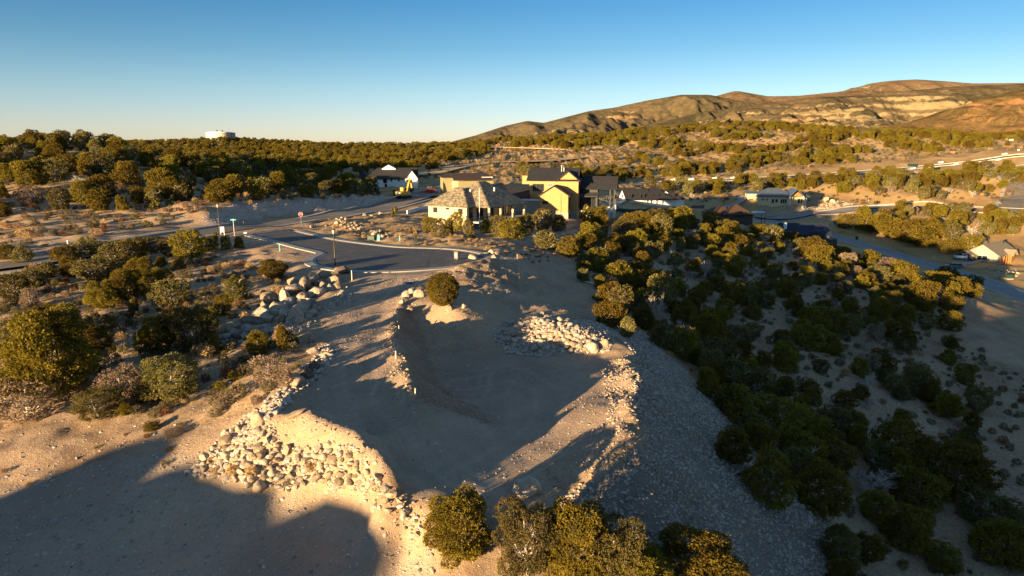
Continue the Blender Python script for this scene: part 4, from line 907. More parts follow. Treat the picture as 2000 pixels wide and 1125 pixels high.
# ------------------------------------------------------------------ rocks
def rock_mat(name, a, b):
    m, t, p = nt(name); L = t.links.new
    oi = N(t, 'ShaderNodeObjectInfo'); tc = N(t, 'ShaderNodeTexCoord'); geo = N(t, 'ShaderNodeNewGeometry')
    n1 = N(t, 'ShaderNodeTexNoise', Scale=1.3, Detail=8, Roughness=.7); L(tc.outputs['Object'], n1.inputs['Vector'])
    c = ramp(t, n1.outputs[0], [(.32, tuple(x*.65 for x in a)), (.5, a), (.7, b)])
    c2 = ramp(t, oi.outputs['Random'], [(0, (.42, .36, .31)), (.2, (.8, .68, .55)), (.4, (1, .93, .84)), (.55, (.72, .72, .74)), (.75, (1.12, 1.03, .93)), (.9, (.9, .72, .56)), (1, (.5, .47, .46))])
    c = mixc(t, 1.0, c, c2, 'MULTIPLY'); L(c, p.inputs['Base Color']); p.inputs['Roughness'].default_value = .9
    bm_ = N(t, 'ShaderNodeBump', Strength=.5, Distance=.12); L(n1.outputs[0], bm_.inputs['Height']); L(bm_.outputs[0], p.inputs['Normal'])
    return m
M_ROCK = rock_mat('limestone_boulder', (.34, .30, .25), (.50, .45, .39)); M_DROCK = rock_mat('dark_boulder', (.10, .075, .06), (.20, .15, .11))
M_COB = rock_mat('cobble', (.42, .39, .36), (.62, .58, .54))
import bmesh
def rock_mesh(name, seed, sub, m, cuts=7, rough=.16, el=(1, .8, .65)):
    rs = np.random.RandomState(seed); bm = bmesh.new(); bmesh.ops.create_icosphere(bm, subdivisions=sub, radius=1)
    v = np.array([q.co[:] for q in bm.verts]); pl = rs.normal(size=(cuts, 3)); pl /= np.linalg.norm(pl, axis=1)[:, None]; dl = rs.uniform(.55, .9, cuts)
    for n_, d_ in zip(pl, dl):
        e = v@n_-d_; v -= np.where(e > 0, e*.88, 0)[:, None]*n_
    o_ = rs.uniform(0, 50, 3); f = perlin(v[:, 0]*1.6+o_[0]+v[:, 2], v[:, 1]*1.6+o_[1])+.4*perlin(v[:, 0]*4+o_[2], v[:, 2]*4+v[:, 1]*2)
    v *= (1+rough*f)[:, None]; v *= np.array(el)/np.abs(v).max(0)
    for q, c in zip(bm.verts, v): q.co = c
    me = bpy.data.meshes.new(name); bm.to_mesh(me); bm.free(); me.materials.append(m)
    me.shade_smooth() if sub >= 2 else None
    try: me.set_sharp_from_angle(angle=R(38))
    except Exception: pass
    return me
RK = [rock_mesh('boulder', 200+i, 3, M_ROCK, cuts=9+i % 6, rough=.12, el=(1, .62+.05*(i % 6), .5+.05*(i % 5))) for i in range(9)]
RKD = rock_mesh('boulder', 231, 3, M_DROCK)
CB = [rock_mesh('cobble', 240+i, 1, M_COB, cuts=3, el=(1, .75, .6)) for i in range(4)]
SHP = ['blocky', 'rounded', 'flat', 'angular', 'lumpy', 'smooth', 'wedge-shaped', 'oval', 'squarish']
rr = random.Random(11); nb = [0]
def boulder(x, y, z, s, lab, grp, me=None, tilt=.5, rz=None, scl=None, name='boulder'):
    o = link(bpy.data.objects.new(name, me or RK[rr.randrange(9)])); o.location = (x, y, z)
    o.rotation_euler = (rr.uniform(-tilt, tilt), rr.uniform(-tilt, tilt), rr.uniform(0, 6.28) if rz is None else rz)
    o.scale = scl or (s, s*rr.uniform(.85, 1.15), s*rr.uniform(.85, 1.15)); nb[0] += 1
    return tag(o, lab, 'boulder', grp)
def rock_at(px, py, w, h, lab, grp=None, me=None, rise=.35, tilt=.25, rz=None):
    """boulder whose middle is seen at px, py, w by h picture units"""
    if grp == GW: w *= 1.3; h *= 1.3
    g = ground(px, py+h*.35)[0]; d = project(*g)[2]; rw = w*d/F/2*1.12; rh = h*d/F/2*1.15
    return boulder(g[0], g[1], g[2]+rh*rise, rw, lab, grp, me, tilt, rz, (rw, rw*rr.uniform(.8, 1), rh*1.5))
GW = 'boulders stacked in the wall left of the dirt drive'
wl = [(508,607,28,26),(490,622,34,24),(466,632,26,22),(445,640,20,24),(455,650,18,16),(438,655,16,14),(532,580,34,30),(547,598,30,26),(556,575,22,30),(567,588,26,26),(575,562,30,26),(560,610,22,26),(578,612,28,26),(593,596,22,24),(590,578,22,24),(598,550,24,22),(612,570,24,20),(605,590,22,20),(624,548,24,18),(635,556,28,20),(650,545,24,18),(625,568,22,18),(645,562,18,14),(606,610,18,18),(536,606,24,22),(522,618,22,18),(585,625,20,14),(618,600,16,14),(600,616,14,12),(660,556,14,16),(615,612,12,10),(575,625,16,12),(550,622,16,14),(480,652,20,16),(500,652,16,14),(462,655,16,14),(518,596,24,24),(585,545,20,18),(570,548,18,16),(634,535,26,16)]
for i, (a, b, w, h) in enumerate(wl):
    t_ = 'large' if w > 26 else ('small' if w < 18 else 'mid-sized')
    u_ = 'upper' if b+.45*(a-540) < 590-.0*a else 'lower'; mi = i % 9
    rock_at(a, b, w, h, f"{t_} {SHP[mi]} grey boulder, {'lower' if b > 640-.55*(a-440) else 'upper'} course of the stacked wall", GW, RK[mi])
rock_at(598,550,26,24,'white upright boulder crowning the stacked wall')
rock_at(620,540,22,18,'cream round boulder at the upper end of the stacked wall')
rock_at(575,738,42,30,'large cream pointed boulder alone at the left edge of the drive')
rock_at(505,812,27,42,'tall white boulder standing on the corner of the rock bank')
rock_at(578,806,44,15,'long flat grey slab lying behind the dirt berm')
rock_at(607,660,22,24,'conical grey boulder at the bend of the dirt drive')
rock_at(610,683,24,20,'sandy boulder on the rubble beside the drive bend')
rock_at(638,690,18,14,'flat sandy boulder at the drive edge')
rock_at(600,730,30,28,'brown lumpy boulder behind the large cream boulder', me=RKD)
rock_at(612,712,26,24,'brown boulder above the lumpy one at the drive edge', me=RKD)
rock_at(668,526,34,20,'dark brown boulder at the foot of the tall street lamp', me=RKD)
rock_at(495,652,20,14,'cream boulder below the stacked wall near rubble')
M_PALE = simple('pale_split_rock', (.42, .36, .29), .9, .3, 1.5, bump=.5, bscale=3)
big = rock_at(1028,946,56,38,'big split cream boulder behind the open-branched pinyon', rise=.45, me=rock_mesh('boulder', 305, 3, M_PALE, cuts=8, rough=.3, el=(1, .75, .8)), tilt=.1, rz=.6)
rock_at(924,502,22,18,'cream half-round boulder at the end of the turning circle')
rock_at(945,497,20,16,'grey rounded boulder beside the cream half-round one')
rock_at(958,493,16,14,'grey boulder between two cream ones by the turning circle')
rock_at(971,492,20,14,'white boulder topping the turning circle group')
rock_at(965,501,16,14,'cream low boulder in front of the white one')
rock_at(793,575,20,18,'pale boulder at the corner of the pit bank')
rock_at(785,588,18,14,'low pale boulder at the pit bank corner')
rock_at(806,566,16,16,'grey boulder above the pit bank corner')
rock_at(818,573,20,20,'brown pointed boulder beside the round juniper')
rock_at(800,603,26,14,'flat pale boulder under the pit bank corner')
rock_at(878,598,18,12,'small cream boulder right of the round juniper foot')
rock_at(908,597,16,10,'tan boulder lying right of the round juniper')
rock_at(1157,675,32,26,'largest cream boulder at the right end of the rock pile')
rock_at(1178,668,20,22,'grey boulder behind the largest cream boulder of the pile')
# rock pile beside the pad
GP = 1
def pile(poly, n_, size, lab, grp, hump=0, seed=0, cx=None, name='boulder'):
    rs = np.random.RandomState(seed); pxs = [p[0] for p in poly]; pys = [p[1] for p in poly]; got = []; tries = 0
    while len(got) < n_ and tries < 6000:
        tries += 1; a, b = rs.uniform(min(pxs), max(pxs)), rs.uniform(min(pys), max(pys))
        if not inpoly(np.array([a]), np.array([b]), poly)[0]: continue
        s = rs.uniform(*size)*(1.5 if rs.rand() < .10 else 1); 
        if any(math.hypot(a-c[0], (b-c[1])*1.35) < (s+c[2])*.5*.68 for c in got): continue
        got.append((a, b, s))
    for a, b, s in sorted(got, key=lambda c: c[1]):
        g = ground(a, b+s*.2)[0]; d = project(*g)[2]; r_ = s*d/F/2*1.1
        mi = rr.randrange(9); ha = (a-min(pxs))/(max(pxs)-min(pxs)); hb = (b-min(pys))/(max(pys)-min(pys)); sp_ = ('left' if ha < .33 else 'right' if ha > .67 else 'middle')+', '+('upper' if hb < .38 else 'lower' if hb > .68 else 'middle')+' rows'
        boulder(g[0], g[1], g[2]+r_*.12+rs.uniform(0, .12), r_, (SHP[mi]+' '+lab(s)+', '+sp_), grp, RK[mi], name=name)
sz = lambda s, tail: ('large ' if s > 15 else 'small ' if s < 10 else 'mid-sized ')+tail
pile([(968,655),(985,628),(1030,618),(1060,612),(1100,620),(1140,645),(1165,658),(1150,684),(1100,684),(1050,680),(985,676)], 82, (10,18), lambda s: sz(s, 'boulder in the pad rock pile'), 'boulders in the rock pile beside the pad', seed=3)
pile([(370,922),(405,885),(440,858),(480,825),(515,832),(545,868),(600,882),(650,866),(690,885),(740,932),(790,985),(805,1015),(770,1000),(730,972),(690,940),(640,938),(600,930),(560,948),(500,950),(440,940)], 100, (12,25), lambda s: sz(s, 'boulder on the lit rock bank'), 'cream boulders on the lit rock bank', seed=4)
pile([(455,640),(520,600),(590,560),(650,545),(655,575),(600,620),(540,632),(470,655)], 14, (13,22), lambda s: sz(s, 'boulder in the stacked drive wall'), GW, seed=9)
print('boulders', nb[0])
# rubble and cobbles, uncountable
def rubble(name, poly, dens, size, yd, seed, protos, lab, thin=None):
    y0, y1 = yd; rs = np.random.RandomState(seed); pxs = [p[0] for p in poly]
    x0 = min((min(pxs)-1000)/F*y for y in yd)*1.25; x1 = max((max(pxs)-1000)/F*y for y in yd)*1.25; n_ = int((x1-x0)*(y1-y0)*dens)
    X = rs.uniform(x0, x1, n_); Y = rs.uniform(y0, y1, n_); Z = zat(X, Y); p, q, d = project(X, Y, Z)
    k = inpoly(p+wiggle(X, Y)*600/d, q+wiggle(Y, X)*400/d, poly)
    if thin is not None: k &= rs.uniform(size=n_) < thin(X, Y)
    rd = np.minimum(seg_dist(X, Y, CULW+CULW[:1]), seg_dist(X, Y, MAIN)-3); k &= (rd > 2.2) & ~inpoly(X, Y, CULW)
    X, Y, Z = X[k], Y[k], Z[k]; s = size[0]+(size[1]-size[0])*rs.uniform(size=len(X))**3
    rot = rs.uniform(-.6, .6, (len(X), 3)); rot[:, 2] = rs.uniform(0, 6.28, len(X))
    print(name, len(X)); return scatter(name, np.stack([X, Y, Z+s*.15], 1), np.stack([s, s*rs.uniform(.8, 1.1, len(X)), s], 1), rot, protos, label=lab)
def wiggle(x, y): return perlin(x/2.5, y/2.5, 77)
cprot = []
for i in range(4):
    g = ground([1262, 1300, 1330, 1400][i], [960, 900, 1010, 1000][i])[0]; o = link(bpy.data.objects.new('cobble', CB[i])); o.location = g+np.array([0, 0, .05]); o.scale = (.14, .12, .12)
    tag(o, ['fist-sized pale cobble', 'flat grey cobble', 'angular cobble', 'round dull cobble'][i]+' lying on the cobble slope', 'cobble', 'single cobbles on the cobble slope'); cprot.append(o)
rubble('cobble_slope', P_COB, 62, (.05, .165), (30,80), 1, cprot, 'grey cobbles covering the steep fill slope', thin=lambda x, y: np.clip(.95+1.1*perlin(x/4+y/9, y/5-x/9, 61), .25, 1))
rubble('slope_rocks', P_COB, .8, (.12, .30), (30,80), 21, cprot, 'larger rocks strewn over the steep cobble slope')
rubble('bank_rubble', [(360,925),(400,880),(480,820),(520,790),(560,750),(610,700),(640,670),(660,690),(600,760),(530,815),(560,868),(620,872),(660,862),(700,880),(780,965),(845,1040),(810,1050),(700,975),(640,945),(560,955),(440,948)], 60, (.05, .26), (28,52), 2, cprot, 'pale rubble between the boulders of the lit bank')
rubble('wall_rubble', [(440,660),(560,625),(640,590),(675,560),(690,590),(640,612),(600,640),(520,680),(440,690)], 22, (.06, .22), (52,75), 3, cprot, 'pale rubble at the foot of the stacked boulder wall')
rubble('pile_rubble', [(960,660),(1000,610),(1090,598),(1160,610),(1195,650),(1190,690),(1100,692),(980,690)], 42, (.08, .26), (45,62), 4, cprot, 'small stones filling the rock pile')
rubble('loose_stones', P_LOT, 9, (.02, .12), (22,42), 5, cprot, 'loose stones on the shaded lower lot')
rubble('drive_stones', P_DRIVE, 8.0, (.015, .065), (27,75), 6, cprot, 'loose stones on the dirt drive and pad')
rubble('slope_stones', P_SCRUB+[(0,860),(0,960),(200,900),(360,880),(450,760)], 2.5, (.02, .10), (32,100), 7, cprot, 'loose stones among the brush on the left slope')
rubble('mound_stones', [(780,545),(900,520),(1000,500),(1090,520),(1180,600),(1160,640),(1000,620),(940,640),(840,690),(790,620)], 9, (.02, .09), (48,100), 8, cprot, 'stones strewn over the mound above the pit')
rubble('valley_stones', P_VAL, 1.2, (.04, .18), (34,150), 9, cprot, 'stones strewn on the shaded valley slope')
rubble('cut_bank_stones', P_CUT, 4, (.04, .22), (120,185), 10, cprot, 'broken rock on the road cut bank')
M_CLOD = simple('dirt_clod', (.38, .28, .19), .95, .25, 4, bump=.4)
CL = [rock_mesh('dirt_clod', 260+i, 1, M_CLOD, cuts=5, rough=.35, el=(1, .8, .6)) for i in range(2)]; clods = []
for i, (a_, b_) in enumerate(((700, 880), (770, 775))):
    g = ground(a_, b_)[0]; o = link(bpy.data.objects.new('dirt_clod', CL[i])); o.location = g+np.array([0, 0, .04]); o.scale = (.12, .1, .1)
    tag(o, ['single clod of dirt on the lit berm top', 'single clod of dirt at the edge of the pit bank'][i], 'clod'); clods.append(o)
rubble('berm_clods', [(520,812),(600,815),(680,850),(770,925),(845,1005),(860,1060),(800,1040),(740,975),(690,900),(620,862),(560,860)], 30, (.02, .13), (24,42), 31, clods, 'clods of dirt breaking up the berm top')
rubble('bank_clods', [(775,590),(800,600),(850,690),(900,770),(980,820),(960,840),(890,812),(820,795),(780,760),(755,690),(755,640)], 26, (.02, .13), (34,66), 32, clods, 'clods of dirt along the pit bank')
rubble('pad_clods', P_DRIVE+[(1180,945),(1265,880)], 6, (.015, .08), (27,75), 33, clods, 'small clods on the graded dirt', thin=lambda x, y: np.clip(.45+1.2*perlin(x/3.5, y/3.5, 62), .05, 1))
rubble('lot_clods', P_LOT+[(350,860)], 7, (.02, .10), (22,45), 34, clods, 'clods on the lower lot', thin=lambda x, y: np.clip(.5+1.2*perlin(x/3, y/3, 63), .1, 1))
rubble('rim_clods', [(1170,705),(1235,690),(1262,780),(1270,880),(1200,950),(1090,960),(1010,930),(1120,880),(1195,800)], 26, (.02, .13), (30,56), 35, clods, 'clods along the outer rim of the pad')
TER = [(1432,404),(1470,396),(1560,396),(1640,392),(1672,398),(1650,405),(1560,414),(1500,420),(1450,412)]
rubble('rim_rubble', [(1170,705),(1235,690),(1262,780),(1270,880),(1200,950),(1120,910),(1195,800)], 26, (.02, .11), (33,56), 14, cprot, 'clods and stones along the outer rim of the pad')
rubble('toe_rubble', [(740,960),(800,978),(850,1040),(862,1110),(800,1125),(770,1050)], 34, (.03, .15), (22,34), 15, cprot, 'pale rubble at the tail of the rock bank')
rubble('terrace_rock', TER, 4.5, (.15, .42), (235,285), 12, cprot, 'broken rock facing of the terrace below the blue-roofed house')

# ------------------------------------------------------------------ buildings
def plaster(name, c, **k): return simple(name, c, .85, k.get('var', .08), k.get('scale', .8), bump=.1, bscale=8)
M_TAN = plaster('tan_stucco', (.48, .39, .25)); M_WHITE = plaster('white_siding', (.66, .66, .66)); M_OCHRE = plaster('ochre_board', (.40, .235, .10))
M_STONE = simple('pale_stone', (.33, .29, .23), .9, .3, 2.5, bump=.6, bscale=5); M_OLIVE = plaster('olive_stucco', (.22, .20, .11)); M_TRIM = simple('dark_trim', (.035, .032, .03), .6, .1)
M_BLK = simple('black_roof', (.022, .022, .026), .75, .3, 1.5, bump=.3, bscale=12); M_BROWNR = simple('brown_roof', (.06, .035, .022), .7, .2); M_BLUER = simple('blue_grey_metal_roof', (.10, .13, .17), .35, .1, .5, metal=.4)
M_SHING = simple('tan_shingle', (.24, .20, .14), .9, .15, 1.2, bump=.3, bscale=10); M_POST = simple('pale_post', (.55, .52, .47), .8, .1); M_WOOD = simple('stained_timber', (.30, .13, .04), .7, .25, 3)
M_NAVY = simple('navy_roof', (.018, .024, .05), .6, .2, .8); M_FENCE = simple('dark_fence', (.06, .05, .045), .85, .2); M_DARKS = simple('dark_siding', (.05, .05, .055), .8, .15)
def slate():
    m, t, p = nt('mixed_slate_roof'); L = t.links.new; tc = N(t, 'ShaderNodeTexCoord')
    mp = N(t, 'ShaderNodeMapping'); mp.inputs['Scale'].default_value = (2.2, 2.2, 5.5); L(tc.outputs['Object'], mp.inputs[0])
    v = N(t, 'ShaderNodeTexVoronoi', Scale=1.0); L(mp.outputs[0], v.inputs['Vector']); sx = t.nodes.new('ShaderNodeSeparateColor'); L(v.outputs['Color'], sx.inputs[0])
    c = ramp(t, sx.outputs[0], [(.05, (.075, .07, .055)), (.4, (.13, .11, .08)), (.7, (.20, .16, .10)), (.95, (.26, .22, .15))]); L(c, p.inputs['Base Color']); p.inputs['Roughness'].default_value = .85
    b = N(t, 'ShaderNodeBump', Strength=.5, Distance=.05); L(sx.outputs[0], b.inputs['Height']); L(b.outputs[0], p.inputs['Normal']); return m
M_SLATE = slate()
def glass_mat():
    m, t, p = nt('window_glass'); p.inputs['Base Color'].default_value = (.02, .025, .03, 1); p.inputs['Roughness'].default_value = .06; p.inputs['Specular IOR Level'].default_value = .9; return m
M_GLASS = glass_mat()
def z_at(px, py, Y): return float(at_y(px, py, Y)[2])
def gable_wall(name, m, parent, x0, x1, y0, y1, z0, ze, zr_=None, axis='x'):
    mb = MB(); mb.box(x0, x1, y0, y1, z0, ze)
    if zr_:
        if axis == 'x':
            ym = (y0+y1)/2; mb.add([(x0, y0, ze), (x0, y1, ze), (x0, ym, zr_-.05), (x1, y0, ze), (x1, y1, ze), (x1, ym, zr_-.05)], [(0,2,1), (3,4,5), (0,3,5,2), (1,2,5,4)])
        else:
            xm = (x0+x1)/2; mb.add([(x0, y0, ze), (x1, y0, ze), (xm, y0, zr_-.05), (x0, y1, ze), (x1, y1, ze), (xm, y1, zr_-.05)], [(0,1,2), (3,5,4), (0,2,5,3), (1,4,5,2)])
    return mb.build(name, m, parent)
def roof_slab(mb, P, th=.16):
    P = [Vector(p) for p in P]; n_ = (P[1]-P[0]).cross(P[2]-P[0]).normalized()
    if n_.z < 0: n_ = -n_
    k = len(P); mb.add([p+n_*th for p in P]+P, [tuple(range(k)), tuple(range(k, 2*k))[::-1]]+[(i, (i+1) % k, k+(i+1) % k, k+i) for i in range(k)])
def roof(style, m, parent, x0, x1, y0, y1, ze, zr_, axis='x', over=.5, name='roof', hip=None):
    mb = MB(); s = (zr_-ze)/(((y1-y0) if axis == 'x' else (x1-x0))/2); X0, X1, Y0, Y1 = x0-over, x1+over, y0-over, y1+over; zo = ze-over*s
    if axis == 'x':
        ym = (y0+y1)/2; h = 0 if style == 'gable' else (hip if hip is not None else (y1-y0)/2); rx0, rx1 = (X0, X1) if style == 'gable' else (x0+h, x1-h)
        if style == 'hipleft': rx1 = X1
        if style == 'hipright': rx0, rx1 = X0, x1-h
        A, B, C, D, E, G = (X0, Y0, zo), (X1, Y0, zo), (X1, Y1, zo), (X0, Y1, zo), (rx0, ym, zr_), (rx1, ym, zr_)
        roof_slab(mb, [A, B, G, E]); roof_slab(mb, [C, D, E, G])
        if rx0 > X0: roof_slab(mb, [D, A, E])
        if rx1 < X1: roof_slab(mb, [B, C, G])
    else:
        xm = (x0+x1)/2; h = 0 if style == 'gable' else (x1-x0)/2; ry0, ry1 = (Y0, Y1) if style == 'gable' else (y0+h, y1-h)
        A, B, C, D, E, G = (X0, Y0, zo), (X1, Y0, zo), (X1, Y1, zo), (X0, Y1, zo), (xm, ry0, zr_), (xm, ry1, zr_)
        roof_slab(mb, [A, E, G, D]); roof_slab(mb, [B, C, G, E])
        if ry0 > Y0: roof_slab(mb, [A, B, E]); roof_slab(mb, [C, D, G])
    return mb.build(name, m, parent)
def shed_roof(m, parent, x0, x1, y0, y1, zf, zb_, over=.4, axis='y', name='roof'):
    mb = MB()
    if axis == 'y': roof_slab(mb, [(x0-over, y0-over, zf), (x1+over, y0-over, zf), (x1+over, y1+over, zb_), (x0-over, y1+over, zb_)])
    else: roof_slab(mb, [(x0-over, y0-over, zf), (x1+over, y0-over, zb_), (x1+over, y1+over, zb_), (x0-over, y1+over, zf)])
    return mb.build(name, m, parent)
def win(parent, face, p, a0, a1, z0, z1, nm=1, frame=None, name='window', fw=.07):
    """window on a wall: face 'y-' or 'x-' or 'x+', p plane position, a along the wall"""
    frame = frame or M_TRIM; mb = MB(); pn = MB()
    def bx(mb_, a, b, c, d, o0, o1):
        if face == 'y-': mb_.box(a, b, p-o1, p-o0, c, d)
        elif face == 'x-': mb_.box(p-o1, p-o0, a, b, c, d)
        else: mb_.box(p+o0, p+o1, a, b, c, d)
    bx(mb, a0-fw, a0, z0-fw, z1+fw, -.05, .06); bx(mb, a1, a1+fw, z0-fw, z1+fw, -.05, .06); bx(mb, a0, a1, z0-fw, z0, -.05, .07); bx(mb, a0, a1, z1, z1+fw, -.05, .055)
    for i in range(1, nm): t_ = a0+(a1-a0)*i/nm; bx(mb, t_-fw*.5, t_+fw*.5, z0, z1, -.05, .05)
    f = mb.build(name, frame, parent); bx(pn, a0, a1, z0, z1, -.03, .02); pn.build('pane' if name == 'window' else 'leaf', M_GLASS if name == 'window' else M_DARKS, f); return f
def posts(parent, pts, z0, z1, w, m, name='post'):
    for (x, y) in pts:
        zz0 = z0(x, y) if callable(z0) else z0
        MB().box(x-w/2, x+w/2, y-w/2, y+w/2, zz0, z1).build(name, m, parent)
def railing(parent, a, b, z0, z1, m=M_TRIM):
    a = Vector((*a, 0)); b = Vector((*b, 0)); n_ = max(2, int((b-a).length/.35)); mb = MB(); mb.tube([a+Vector((0, 0, z1)), b+Vector((0, 0, z1))], .04, 4); mb.tube([a+Vector((0, 0, z0+.1)), b+Vector((0, 0, z0+.1))], .03, 4)
    for i in range(n_+1): q = a.lerp(b, i/n_); mb.tube([q+Vector((0, 0, z0)), q+Vector((0, 0, z1))], .02, 3, False)
    return mb.build('railing', m, parent)

# tan house with mixed slate roof
B = at_y(912, 439, 128); B[2] = -.5
h1 = empty('tan_house', B, R(57), 'tan stucco house with patchy slate hip roof and shaded side porch', 'house')
gable_wall('wall', M_TAN, h1, 0, 7, 0, 9.3, -1.5, 4.35); gable_wall('wall', M_TAN, h1, 2.2, 15, .01, 8.5, -2.5, 4.3)
roof('hip', M_SLATE, h1, -.1, 8, -.2, 9.5, 4.3, 7.3, 'y', .5)
roof('hip', M_SLATE, h1, 2.4, 15.3, -3.4, 9, 4.2, 8.3, 'x', .45, hip=5.3)
g = gable_wall('wall', M_TAN, h1, 11.5, 16.5, 1, 5.5, -2.5, 4.6, 7.6, 'x'); roof('gable', M_SLATE, h1, 9.5, 16.5, 1, 5.5, 4.6, 7.6, 'x', .5)
for a0, a1, z0, z1 in ((7.1, 8.0, 2.75, 3.65), (1.0, 1.95, 2.75, 3.65)): win(h1, 'x-', 0, a0, a1, z0, z1, 2, M_TRIM)
win(h1, 'x-', 0, 4.2, 4.9, 3.45, 3.7, 1, M_TRIM)
for x, w_, t_ in ((.8, 1.0, 'window'), (3.2, 2.0, 'window'), (6.5, 2.2, 'window'), (10.2, 2.2, 'window'), (13.2, .9, 'window')): win(h1, 'y-', 0, x, x+w_, 1.55, 3.7, 2 if w_ > 1.5 else 1)
MB().box(.2, 15.4, -3.5, 0.02, 1.15, 1.4).build('deck', M_POST, h1)
lowz = lambda x, y: -3.2
posts(h1, [(.5, -3.3), (2.7, -3.3), (6.6, -3.3), (10.9, -3.3), (15.1, -3.3)], lowz, 1.15, .45, M_POST); posts(h1, [(2.7, -3.3), (6.6, -3.3), (10.9, -3.3), (15.1, -3.3)], 1.4, 4.1, .42, M_TAN)
railing(h1, (.3, -3.4), (15.2, -3.4), 1.4, 2.35)
MB().box(4.7, 5.0, 2.5, 2.8, 6.2, 7.1).build('vent_pipe', M_POST, h1); MB().box(8.7, 9.0, -.4, -.1, 6.6, 7.3).build('vent_pipe', M_POST, h1)
# flag pole
p = at_y(936.5, 424, 124.5); o = MB().tube([(0, 0, -2.5), (0, 0, 5.3)], [.06, .04], 6).build('flag_pole', M_WHITE); o.location = p; tag(o, 'bare white flag pole in front of the slate roof of the tan house', 'pole')

# two-storey ochre house
B = at_y(1034, 425, 150); B[2] = .1
h2 = empty('ochre_house', B, R(-11), 'tall ochre boarded house with black roofs and a lower gabled wing', 'house')
gable_wall('wall', M_OCHRE, h2, 0, 10.6, 0, 9, 0, 7.5); gable_wall('wall', M_OCHRE, h2, 6.2, 10.62, -.02, 4, 6.5, 7.45, 9.3, 'y')
roof('gable', M_BLK, h2, -.2, 10.2, 0, 9, 7.5, 9.9, 'x', .45); roof('gable', M_BLK, h2, 6.2, 10.6, 0, 4.4, 7.5, 9.35, 'y', .4)
gable_wall('wall', M_OCHRE, h2, 2.9, 8.9, -4, 0.05, .9, 4.5, 6.35, 'y'); roof('gable', M_BLK, h2, 2.9, 8.9, -4, -.1, 4.5, 6.45, 'y', .45)
gable_wall('stone_base', M_STONE, h2, 2.84, 8.96, -4.06, 0.04, -2.5, .9); gable_wall('stone_base', M_STONE, h2, 9, 10.66, -.06, 5, -2.5, .9)
win(h2, 'y-', 0, .75, 3.1, 5.15, 6.6, 3); win(h2, 'y-', 0, 4.1, 4.9, 6.2, 6.65, 2, M_WHITE); win(h2, 'y-', -4, 3.5, 4.6, 2.75, 3.25, 1)
win(h2, 'x+', 8.9, -3.2, -1.0, 1.6, 3.8, 1); win(h2, 'x+', 10.62, 1, 2.4, 5.6, 7, 1); win(h2, 'x+', 10.62, 1, 2.4, 1.6, 3.4, 1); win(h2, 'x+', 8.96, -3.2, -1, -1.4, .4, 1, name='door'); 
gable_wall('wall', M_STONE, h2, -7.5, 2.8, -1.5, 6, -.5, 3.35); shed_roof(M_BLK, h2, -7.5, -.1, -1.5, 4, 3.6, 5.6, .3); MB().box(-7.7, 2.7, -1.9, -1.55, 3.15, 3.5).build('fascia', M_WHITE, h2)
win(h2, 'y-', -1.5, -4.6, -3.8, 0.5, 2.2, 1, name='door'); win(h2, 'y-', -1.5, -7.2, -6.0, 1.7, 2.2, 1)
MB().box(-2.0, -.3, 2, 4, 6.5, 8.3).build('parapet', M_OCHRE, h2)
for x in (6.6, 7.1): MB().tube([(x, 3, 9), (x, 3, 10.6 if x < 7 else 10.1)], .07, 6).build('vent_pipe', M_WHITE, h2)
# covered terrace on its right
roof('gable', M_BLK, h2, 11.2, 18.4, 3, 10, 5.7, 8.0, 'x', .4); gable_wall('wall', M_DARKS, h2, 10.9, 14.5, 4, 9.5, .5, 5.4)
posts(h2, [(17.3, 3.1), (18.2, 3.1), (18.2, 9.6)], 1.0, 5.5, .3, M_TRIM); MB().box(10.9, 18.6, .5, 9.8, .75, 1.0).build('deck', M_POST, h2)
posts(h2, [(12.6, .8), (17.2, .8), (18.3, .8), (18.3, 6)], -3, 1.9, .5, M_POST); win(h2, 'y-', 4, 11.5, 14, 1.2, 4, 3); shed_roof(M_DARKS, h2, 11, 14.6, 1, 4, 3.9, 4.6, .2)
for i, x in enumerate(np.arange(15, 17.6, .5)): MB().tube([(x, 1.5, 3.6), (x, 4, 3.9)], .05, 4).build('pergola_bar', M_POST, h2)

# white house behind the bank
Y3 = 226; B = at_y(712, 366, Y3); zb3 = float(zat(B[0], B[1])[0]); B[2] = zb3
ez, rz_ = z_at(760, 348, Y3)-zb3, z_at(760, 329, Y3)-zb3
h3 = empty('white_house', B, R(4), 'white single-storey house with black hip roof behind the yellow digger', 'house')
gable_wall('wall', M_WHITE, h3, 0, 16.6, 0, 8, -3, ez); roof('hipleft', M_BLK, h3, 0, 16.6, -.2, 8, ez, rz_, 'x', .5)
gable_wall('wall', M_WHITE, h3, 13.6, 17.4, -1.5, 5, -3, ez, rz_-.6, 'y'); roof('gable', M_BLK, h3, 13.6, 17.4, -1.5, 4, ez, rz_-.5, 'y', .4)
gable_wall('wall', M_WHITE, h3, -2.6, 0, 2, 8, -3, ez-.2); roof('hip', M_BLK, h3, -2.6, 1, 2, 8, ez-.2, rz_-1.2, 'y', .4)
gable_wall('wall', M_WHITE, h3, 5.5, 10, 3, 9, ez, rz_-.2, rz_+1.1, 'y'); roof('gable', M_BLK, h3, 5.5, 10, 3.2, 9, rz_-.2, rz_+1.2, 'y', .3)
for a0, a1, z0, z1 in ((6.2, 7.3, ez-1.6, ez-.5), (8.6, 9, ez-1.0, ez-.5), (11, 11.4, ez-1.0, ez-.5), (6.6, 7.3, .2, 1.0)): win(h3, 'y-', 0, a0, a1, z0, z1)
for a0 in (-2.3, -1.2): win(h3, 'y-', 2, a0, a0+.7, .8, 2.2)
win(h3, 'y-', -1.5, 14.1, 14.9, 1, 2.3); win(h3, 'x+', 17.4, 0, 1.5, .6, 2.4)
posts(h3, [(13.7, -3.2), (17.3, -3.2)], -2, ez, .3, M_WHITE); 

